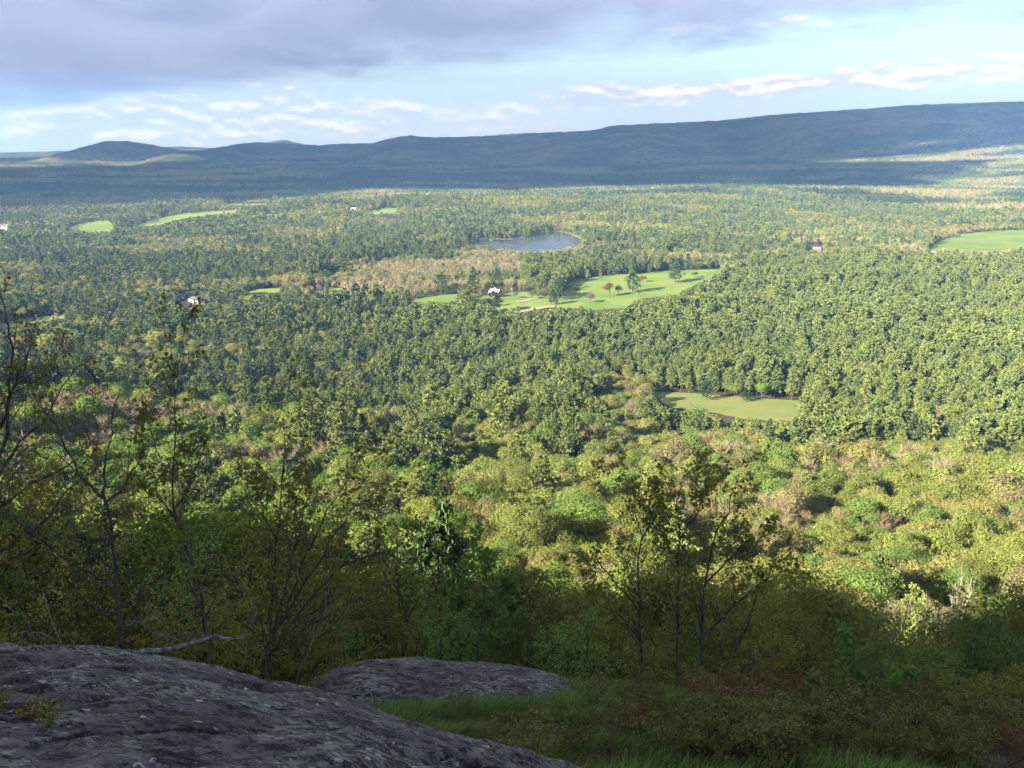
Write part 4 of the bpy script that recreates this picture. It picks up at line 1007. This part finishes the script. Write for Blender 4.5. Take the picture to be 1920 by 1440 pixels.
# ------------------------------------------------------------------ shrubs and saplings on the ledge
def grow(tr, tips, rng, pts, r0, r1, level, maxlevel, kids, spread=0.8, up=0.35, sides=5):
    pts = np.asarray(pts, float); n = len(pts); seg = np.linalg.norm(np.diff(pts, axis=0), axis=1); L = seg.sum(); cum = np.concatenate([[0], np.cumsum(seg)])/max(L, 1e-6)
    tube(tr, pts, np.linspace(r0, r1, n), sides if r0 > 0.008 else 3)
    if level == maxlevel:
        for f in (0.45, 0.75, 1.0): tips.append((np.array([np.interp(f, cum, pts[:, k]) for k in range(3)]), unit(pts[-1]-pts[0])))
        return
    nk = kids[level] if level else max(2, int(round(kids[0]*min(L/2.2, 1.3))))
    for k in range(nk):
        f = 0.22+0.78*(k+rng.random())/nk; f = min(f, 1.0)
        p = np.array([np.interp(f, cum, pts[:, j]) for j in range(3)])
        i = min(max(np.searchsorted(cum, f), 1), n-1); tg = unit(pts[i]-pts[i-1])
        pr = rng.normal(size=3); pr = unit(pr-tg*np.dot(pr, tg))
        dv = unit(tg*0.75+pr*spread+np.array([0, 0, up])); ln = L*(0.42 if level == 0 else 0.5)*(1.15-0.65*f)*rng.uniform(0.6, 1.25)
        if level == 0: ln = min(ln, 0.62*rng.uniform(0.6, 1.1))
        m1 = p+dv*ln*0.5+rng.normal(size=3)*0.06*ln; m2 = p+dv*ln+np.array([0, 0, 0.10*ln])+rng.normal(size=3)*0.05*ln
        rr = max((r0+(r1-r0)*f)*0.55, 0.0022)
        grow(tr, tips, rng, [p, m1, m2], rr, max(rr*0.4, 0.0016), level+1, maxlevel, kids, spread, up, sides)
    tips.append((pts[-1], unit(pts[-1]-pts[-2])))
def leaves(cr, tips, rng, per, size, droop=0.5, keep=1.0):
    P, D = [], []
    for p, d in tips:
        if rng.random() > keep: continue
        m = rng.poisson(per)
        if m == 0: continue
        P.append(np.tile(p, (m, 1))+rng.normal(size=(m, 3))*0.018); D.append(np.tile(d, (m, 1)))
    if not P: return
    P, D = np.concatenate(P), np.concatenate(D); n = len(P)
    o = unit(D*0.5+rng.normal(size=(n, 3))*0.75+np.array([0, 0, 0.15-droop])); nm = unit(rng.normal(size=(n, 3))*0.6+np.array([0, 0, 1.0])); sd = unit(np.cross(o, nm)); nm = np.cross(sd, o)
    s = (size*rng.uniform(0.55, 1.25, n))[:, None]; w = s*rng.uniform(0.34, 0.5, n)[:, None]
    b = P+o*s*0.22; fold = nm*w*0.35
    V = np.stack([b, b+o*s*0.38-sd*w+fold, b+o*s*0.72-sd*w*0.62+fold*0.6, b+o*s, b+o*s*0.72+sd*w*0.62+fold*0.6, b+o*s*0.38+sd*w+fold], 1)
    i = np.arange(n)[:, None]*6
    Fq = np.concatenate([i+np.array([[0, 3, 2, 1]]), i+np.array([[0, 5, 4, 3]])])
    cr.add(V.reshape(-1, 3), Fq, np.repeat(col_var(rng, n, 0.3, 0.10), 6, 0))
def plant(name, tr, cr, loc, tint, label, cat, group=None, bark='dark_bark', rz=0.0, meshes=None):
    o = empty(name, loc, rz)
    a = link('stem', tr if meshes else tr.mesh('stem', M[bark]), o)
    if cr is not None and (meshes or cr.n):
        c = link('foliage', cr if meshes else cr.mesh('foliage', M['leaves']), o); c['tint'] = list(tint)
    return tag(o, label, cat, group)
def at_dist(px, py, d): return ray(px, py)*d+np.array([0, 0, CZ])

def traced(name, limbs, dist, rad, seed, tint, label, per=3.0, size=0.055, keep=1.0, kids=(9, 4), spread=0.8, up=0.3, cat='tree', bark='dark_bark', wander=0.35, root=True, side_rad=0.62):
    """a small tree whose main limbs follow what the photograph shows, standing dist metres away and spreading in depth too"""
    rng = np.random.default_rng(seed); tr, cr = MB(), MB(); tips = []
    base = None
    for li, lm in enumerate(limbs):
        lm = list(lm); f0 = 1.0 if li == 0 else side_rad
        n = len(lm); off = 0.0 if li == 0 else rng.uniform(-1, 1)*wander
        pts = np.array([at_dist(x, y, dist+off*(k/(n-1))**1.2) for k, (x, y) in enumerate(lm)])
        if li == 0 and root:
            g = float(ground_h(pts[0, 0], pts[0, 1]))
            base = np.array([pts[0, 0], pts[0, 1], min(g, pts[0, 2])-0.1])
            if pts[0, 2]-base[2] > 0.15: pts = np.concatenate([[base], pts])
        elif base is None: base = pts[0].copy()
        # finer, slightly crooked path
        t = np.linspace(0, 1, len(pts)); tt = np.linspace(0, 1, 2*len(pts)+3)
        fine = np.stack([np.interp(tt, t, pts[:, k]) for k in range(3)], -1); fine[1:-1] += rng.normal(size=(len(fine)-2, 3))*0.012
        grow(tr, tips, rng, fine, rad*f0*0.72, rad*0.08, 0, 2, kids, spread, up)
    leaves(cr, tips, rng, per, size, keep=keep)
    for mb in (tr, cr):
        mb.v = [v-base for v in mb.v]
    return plant(name, tr, cr, base, tint, label, cat, bark=bark)

OLIVE, GOLD, LEAF, BUD = (0.160, 0.185, 0.044), (0.185, 0.178, 0.045), (0.130, 0.215, 0.055), (0.185, 0.155, 0.055)
FRESH = (0.205, 0.225, 0.052)
def build_traced():
    traced('tree', [[(-80, 1260), (-60, 1120), (-40, 1050), (0, 945), (60, 905), (135, 870), (175, 825)], [(-40, 1050), (-10, 900), (30, 840), (85, 780), (120, 720), (150, 670)], [(-10, 900), (15, 780), (20, 700), (25, 640), (12, 590), (0, 545)],
                    [(-40, 1050), (20, 1020), (75, 985), (120, 930), (155, 890)], [(-60, 1120), (0, 1060), (60, 1030), (120, 1000)], [(0, 800), (35, 710), (56, 660), (60, 630)]], 8.2, 0.034, 1, BUD,
           'dark branching tree with sparse reddish buds at the left edge', 1.6, 0.032, 0.8, (12, 5))
    traced('tree', [[(228, 1225), (222, 1120), (210, 1000), (198, 920), (192, 890), (205, 840), (215, 780), (226, 728)], [(197, 935), (165, 908), (130, 850), (100, 795), (70, 750), (48, 690)], [(212, 1105), (170, 1075), (110, 1040), (60, 1000), (5, 955)], [(226, 1140), (270, 1100), (330, 1062), (352, 1040)],
                    [(200, 940), (235, 910), (262, 860), (275, 810)]], 7.6, 0.026, 2, OLIVE, 'forked dark sapling with slender trunk behind the large rock', 1.8, 0.038, 0.8, (12, 5))
    traced('tree', [[(396, 1262), (385, 1180), (375, 1110), (355, 1040), (335, 980), (325, 900), (328, 800), (330, 730), (335, 655)], [(345, 1000), (300, 930), (285, 880)], [(330, 950), (370, 880), (385, 830)]], 7.9, 0.024, 3, OLIVE,
           'tall thin sapling with leafy top reaching above its neighbours', 2.8, 0.040, 0.9, (18, 4), 0.5)
    traced('tree', [[(505, 1225), (510, 1100), (520, 1000), (530, 900), (533, 820), (533, 765)], [(518, 1020), (490, 950), (470, 890)], [(522, 990), (560, 930), (575, 880)]], 8.8, 0.020, 4, OLIVE, 'thin upright sapling right of the tall leafy one', 2.0, 0.042, 0.8, (15, 5))
    traced('shrub', [[(490, 1240), (540, 1180), (590, 1110), (640, 1060), (700, 1040), (760, 1035)], [(500, 1220), (560, 1080), (600, 980), (645, 905), (680, 868)], [(510, 1200), (545, 1060), (570, 960), (590, 890)], [(500, 1230), (590, 1170), (680, 1120), (745, 1088)],
                     [(510, 1230), (600, 1190), (670, 1160), (720, 1150)], [(520, 1180), (610, 1030), (655, 960), (690, 930)]], 8.6, 0.026, 5, GOLD, 'wide arching dark stemmed shrub beside the grey slab', 1.8, 0.042, 0.75, (14, 5), 0.7, 0.25, 'shrub')
    traced('tree', [[(1203, 1275), (1200, 1160), (1197, 1060), (1205, 1010), (1190, 960), (1175, 915)], [(1202, 1015), (1225, 960), (1235, 905)], [(1200, 1150), (1150, 1090), (1110, 1040), (1085, 990)], [(1199, 1200), (1160, 1150), (1100, 1120)]], 10.5, 0.026, 6, FRESH,
           'left stem of the thin tree pair right of centre', 3.0, 0.044, 1.0, (16, 5))
    traced('tree', [[(1268, 1305), (1272, 1180), (1270, 1080), (1276, 1000), (1270, 940), (1288, 885)], [(1272, 1060), (1240, 1000), (1222, 950)], [(1274, 1010), (1310, 960), (1330, 900)]], 10.8, 0.026, 7, FRESH, 'right stem of the thin tree pair right of centre', 3.0, 0.044, 1.0, (16, 5))
    traced('tree', [[(1312, 1300), (1315, 1180), (1322, 1090), (1340, 1000), (1368, 950), (1380, 905)], [(1314, 1290), (1370, 1245), (1400, 1180), (1420, 1110), (1440, 1080), (1482, 1068)], [(1318, 1190), (1390, 1125), (1430, 1090), (1470, 1040)], [(1322, 1095), (1370, 1050), (1410, 1010), (1435, 975)],
                    [(1340, 1275), (1420, 1240), (1480, 1225)]], 10.4, 0.032, 8, FRESH, 'spreading multi stemmed yellow green tree at lower right', 3.0, 0.044, 1.0, (14, 5))
    traced('tree', [[(893, 1245), (905, 1150), (910, 1090), (915, 1040)], [(900, 1190), (870, 1140), (850, 1110)], [(902, 1180), (945, 1130), (965, 1095)], [(898, 1215), (850, 1190), (830, 1180)]], 10.6, 0.016, 9, LEAF, 'fresh green maple sapling behind the grey slab', 5.0, 0.085, 1.0, (9, 3))
    traced('shrub', [[(1605, 1400), (1606, 1330), (1604, 1270), (1600, 1210)], [(1605, 1370), (1560, 1310), (1530, 1270)], [(1605, 1360), (1660, 1310), (1690, 1270)], [(1606, 1390), (1540, 1360), (1510, 1340)], [(1606, 1390), (1680, 1360), (1710, 1345)]], 9.0, 0.018, 10, LEAF,
           'dense green shrub with upright centre stem in the lower right', 5.0, 0.060, 1.0, (11, 4), cat='shrub')
    traced('branch', [[(1692, 1400), (1697, 1375), (1735, 1340), (1768, 1308)], [(1697, 1375), (1690, 1350), (1686, 1330)], [(1735, 1340), (1720, 1320), (1712, 1300)]], 8.6, 0.010, 11, BUD, 'bare forked dark branch sticking up at lower right', 0.0, 0.05, 0, (4, 2), cat='branch')
    # dead wood on and behind the large rock
    traced('fallen_branch', [[(242, 1231), (330, 1213), (395, 1197), (430, 1194), (457, 1194)], [(398, 1198), (355, 1188), (315, 1183), (270, 1170), (238, 1165)], [(385, 1199), (340, 1200), (300, 1188)], [(350, 1208), (310, 1196), (290, 1195)]], 6.02, 0.026, 12, BUD,
           'weathered grey fallen branch lying on the edge of the large rock', 0.0, 0.05, 0, (1, 1), 0.5, 0.1, 'branch', 'grey_wood', 0.15, False, 0.28)
    traced('twig', [[(142, 1222), (115, 1208), (60, 1180), (25, 1148), (-5, 1118)], [(85, 1195), (50, 1186), (15, 1178)]], 6.05, 0.008, 13, BUD, 'pale dead twig leaning over the top of the large rock', 0.0, 0.05, 0, (2, 1), 0.6, 0.1, 'branch', 'grey_wood', 0.1, False)
    traced('twig', [[(560, 1258), (580, 1230), (605, 1170), (612, 1110)], [(605, 1170), (620, 1160), (640, 1120)]], 8.2, 0.007, 14, BUD, 'pale dead twig standing at the left end of the grey slab', 0.0, 0.05, 0, (2, 1), 0.6, 0.1, 'branch', 'grey_wood', 0.1)
    traced('twig', [[(1420, 1330), (1418, 1290), (1424, 1275), (1435, 1240), (1448, 1215)], [(1424, 1275), (1415, 1255), (1412, 1245)]], 9.4, 0.009, 15, BUD, 'pale forked dead stick right of the spreading tree', 0.0, 0.05, 0, (2, 1), 0.6, 0.1, 'branch', 'grey_wood', 0.1)
build_traced()

def shrub_model(seed, Ht=2.4, stems=6, kids=(9, 4), per=3.0, size=0.055, spread=0.35, rad=0.014):
    rng = np.random.default_rng(seed); tr, cr = MB(), MB(); tips = []
    for k in range(stems):
        az = rng.uniform(0, 6.28); out = rng.uniform(0.1, 1.0)*spread*Ht; h = Ht*rng.uniform(0.65, 1.0)
        b = np.array([np.cos(az), np.sin(az), 0])*0.06*Ht*rng.random()
        e = b+np.array([np.cos(az)*out, np.sin(az)*out, h]); m = (b+e)/2+np.array([np.cos(az), np.sin(az), 0])*out*0.12+rng.normal(size=3)*0.04*Ht
        pts = np.array([b, b*0.7+m*0.3, m, m*0.4+e*0.6, e]); pts[1:4] += rng.normal(size=(3, 3))*0.02*Ht
        grow(tr, tips, rng, pts, rad, rad*0.2, 0, 2, kids, 0.8, 0.3)
    leaves(cr, tips, rng, per, size)
    return tr.mesh('stem', M['dark_bark']), cr.mesh('foliage', M['leaves'])
def side_word(px):
    return ['at far left', 'beside the forked sapling', 'below the tall leafy sapling', 'beside the arching shrub', 'left of the maple sapling', 'right of the maple sapling', 'at the thin tree pair', 'under the spreading tree', 'just right of the spreading tree', 'near the dense green shrub', 'below the white birches', 'at far right'][int(min(max(px, 0), 1919)//160)]
def build_shrubs():
    rng = np.random.default_rng(31)
    big = [shrub_model(500+k, 2.6, 7, (9, 4), 3.4, 0.044) for k in range(6)]
    fine = [shrub_model(540+k, 2.6, 7, (9, 4), 1.2, 0.036) for k in range(3)]
    low = [shrub_model(560+k, 0.55, 9, (5, 3), 2.6, 0.026, 0.6, 0.004) for k in range(4)]
    def put(px, r, top, models, tint, label, name='scrub_bush', hmax=6.0):
        d = ray(px, 1100); ph = math.atan2(d[0], d[1]); x, y = r*math.sin(ph), r*math.cos(ph); g = float(ground_h(x, y))
        dt = ray(px, top); zt = CZ+dt[2]/math.hypot(dt[0], dt[1])*r
        if 1570 < px < 1840 and r > 10.5: zt = min(zt, CZ+ray(px, 1222)[2]/math.hypot(*ray(px, 1222)[:2])*r)
        h = min(zt-g, hmax)
        label = label+' '+side_word(px)
        if h < 0.5: return
        a, b = models[rng.integers(len(models))]; s = h/2.35
        o = plant(name, a, b, (x, y, g-0.08), tuple(np.array(tint)*rng.uniform(0.55, 1.5)), label, 'shrub', label, meshes=True, rz=rng.uniform(0, 6.28))
        w = min(max(s, 0.75), 1.5); o.scale = (w, w, s)
    for px in np.arange(40, 640, 62): put(px+rng.uniform(-20, 20), rng.uniform(7.6, 9.6), rng.uniform(1090, 1190), big, OLIVE if rng.random() < 0.6 else GOLD, 'olive leaved bush close behind the large rock')
    for px in np.arange(-60, 760, 58): put(px+rng.uniform(-20, 20), rng.uniform(11, 15), rng.uniform(920, 1100), fine if rng.random() < 0.55 else big, (LEAF if rng.random() < 0.45 else OLIVE) if rng.random() < 0.7 else GOLD, 'dark olive bush in the thicket at left')
    for px in np.arange(640, 1100, 55): put(px+rng.uniform(-20, 20), rng.uniform(10.5, 13), rng.uniform(1120, 1200), big, LEAF if rng.random() < 0.5 else OLIVE, 'green bush in the hollow behind the grey slab')
    for px in np.arange(1080, 1960, 55): put(px+rng.uniform(-20, 20), rng.uniform(11, 15), rng.uniform(1130, 1240), big, LEAF if rng.random() < 0.35 else OLIVE, 'olive bush on the shaded brow at right')
    for px in np.arange(1420, 1980, 60): put(px+rng.uniform(-20, 20), rng.uniform(7.8, 10), rng.uniform(1240, 1340), big, OLIVE if rng.random() < 0.6 else (0.105, 0.095, 0.025), 'low olive bush in the lower right corner')
    for px in np.arange(-40, 1960, 60): put(px+rng.uniform(-25, 25), rng.uniform(17, 26), rng.uniform(1030, 1110) if px < 700 else rng.uniform(1120, 1190), big, LEAF if rng.random() < 0.4 else OLIVE, 'leafy bush on the steep slope below the ledge', hmax=8)
    # low heath between the grass and the bushes
    n = 0
    for k in range(400):
        px, py = rng.uniform(560, 1900), rng.uniform(1262, 1439)
        if py < 1262+0.02*(px-560) or n >= 150: continue
        if px < 1150 and not ((py < 1300 and px < 760 and rng.random() < 0.6) or (px > 850 and py > 1310 and rng.random() < 0.22)): continue
        if px < 1300 and py > 1330 and rng.random() < 0.5: continue
        p = at(px, py); r = math.hypot(p[0], p[1])
        if r < 4.0 or r > 12: continue
        a, b = low[rng.integers(len(low))]; red = fbm(p[0]*0.9, p[1]*0.9, 2, 91) > 0.22
        t = (0.185, 0.125, 0.055) if red else (0.150, 0.165, 0.050)
        lab = ('rust tinged low heath bush beside the ledge grass' if red else 'dull olive low heath bush beside the ledge grass') +' '+side_word(px) if px > 800 else 'low brownish heath clump at the left foot of the grey slab'
        o = plant('heath_bush', a, b, (p[0], p[1], p[2]-0.03), tuple(np.array(t)*rng.uniform(0.7, 1.25)), lab, 'shrub', lab, meshes=True, rz=rng.uniform(0, 6.28)); s = rng.uniform(0.35, 0.75); o.scale = (s*1.4, s*1.4, s); n += 1
build_shrubs()

def build_grass():
    rng = np.random.default_rng(17); n = 120000
    ph = rng.uniform(-0.24, 0.58, n); r = rng.uniform(3.6, 8.8, n)**1.0
    x, y = r*np.sin(ph), r*np.cos(ph); g = ground_h(x, y)
    px, py, _ = project(np.stack([x, y, g], -1))
    clump = fbm(x*1.7, y*1.7, 3, 61); thick = fbm(x*0.7, y*0.7, 2, 62)
    keep = (py > 1245) & (py < 1500) & (px > 520) & (px < 1960) & (rng.random(n) < np.clip(0.50+clump*1.9-0.42*sstep(px, 1120, 1420), 0.05, 1)) & (rock_z(x, y) < g+0.02)
    x, y, g, clump, thick, px = x[keep], y[keep], g[keep], clump[keep], thick[keep], px[keep]; n = len(x)
    h = (0.04+0.08*np.clip(clump+0.4, 0, 1)+0.24*np.clip(thick-0.05, 0, 1))*rng.uniform(0.6, 1.3, n); a = rng.uniform(0, 6.28, n)
    lean = np.stack([np.cos(a), np.sin(a), np.zeros(n)], -1)*(h*rng.uniform(0.2, 0.8, n))[:, None]+np.array([0.06, 0.03, 0])
    side = np.stack([-np.sin(a), np.cos(a), np.zeros(n)], -1)*0.0035
    b = np.stack([x, y, g-0.01], -1); up = np.array([0, 0, 1.0])
    mid = b+lean*0.35+up*h[:, None]*0.62; tip = b+lean+up*(h*0.95)[:, None]
    V = np.stack([b-side, b+side, mid+side*0.8, mid-side*0.8, tip], 1)
    dry = (rng.random(n) < 0.12+0.6*np.clip(-thick, 0, 1))
    c = np.where(dry[:, None], np.array([0.17, 0.13, 0.06]), np.array([0.105, 0.175, 0.045]))*rng.uniform(0.5, 1.4, (n, 1))*(1+0.7*clump[:, None])
    i = np.arange(n)[:, None]*5; mb = MB(); mb.add(V.reshape(-1, 3), i+np.array([[0, 1, 2, 3]]), np.repeat(c, 5, 0)); Ft = i+np.array([[3, 2, 4]]); mb.f.append(Ft); mb.mi.append(np.zeros(n, int))
    o = link('grass', mb.mesh('grass', M['foliage'])); o['tint'] = [1.0, 1.0, 1.0]
    tag(o, 'short green grass growing between the two rocks', 'grass', kind='stuff')
build_grass()

def build_sprigs():
    rng = np.random.default_rng(23)
    def on_rock(px, py):
        d = ray(px, py); ts = np.linspace(1.5, 9, 1500); P = ts[:, None]*d+np.array([0, 0, CZ]); k = int(np.argmax(P[:, 2] < rock_z(P[:, 0], P[:, 1]))); return P[k]
    for px, py, h, tint, lab in ((93, 1365, 0.085, (0.16, 0.19, 0.03), 'small yellow green sprig growing from a crack in the large rock'), (2, 1330, 0.075, (0.15, 0.19, 0.03), 'small green sprig at the left edge of the large rock'),
                                 (60, 1345, 0.04, (0.19, 0.12, 0.03), 'tiny orange tinged sprig left of the yellow green one on the rock')):
        p = on_rock(px, py); tr, cr = MB(), MB(); tips = []
        for k in range(7):
            e = np.array([rng.normal()*0.25, rng.normal()*0.25, 1.0])*h*rng.uniform(0.6, 1.1)
            pts = np.array([[0, 0, -0.01], e*0.5+rng.normal(size=3)*0.004, e]); tube(tr, pts, [0.0012, 0.001, 0.0006], 3)
            for f in (0.35, 0.55, 0.75, 0.9, 1.0): tips.append((pts[1]*(1-f)+e*f, unit(e)))
        leaves(cr, tips, rng, 3.2, 0.013, -0.1)
        plant('sprig', tr, cr, p, tint, lab, 'plant')
build_sprigs()

# ------------------------------------------------------------------ haze
def build_haze():
    x0, x1, y0, y1, z0, z1 = -17500, 17500, -17500, 17500, -80, CZ+760
    V = [(x, y, z) for z in (z0, z1) for y in (y0, y1) for x in (x0, x1)]
    Fq = [(0, 2, 3, 1), (4, 5, 7, 6), (0, 1, 5, 4), (2, 6, 7, 3), (0, 4, 6, 2), (1, 3, 7, 5)]
    mb = MB(); mb.add(V, Fq)
    m, t, out = material('haze')
    v = t.new('ShaderNodeVolumePrincipled'); v.inputs['Color'].default_value = (0.24, 0.47, 1.0, 1); v.inputs['Density'].default_value = 6.0e-5; v.inputs['Anisotropy'].default_value = 0.0
    t.link(v.outputs[0], out.inputs['Volume'])
    tag(link('haze', mb.mesh('haze', m)), 'thin blue haze filling the air over the valley', 'haze', kind='stuff')
build_haze()
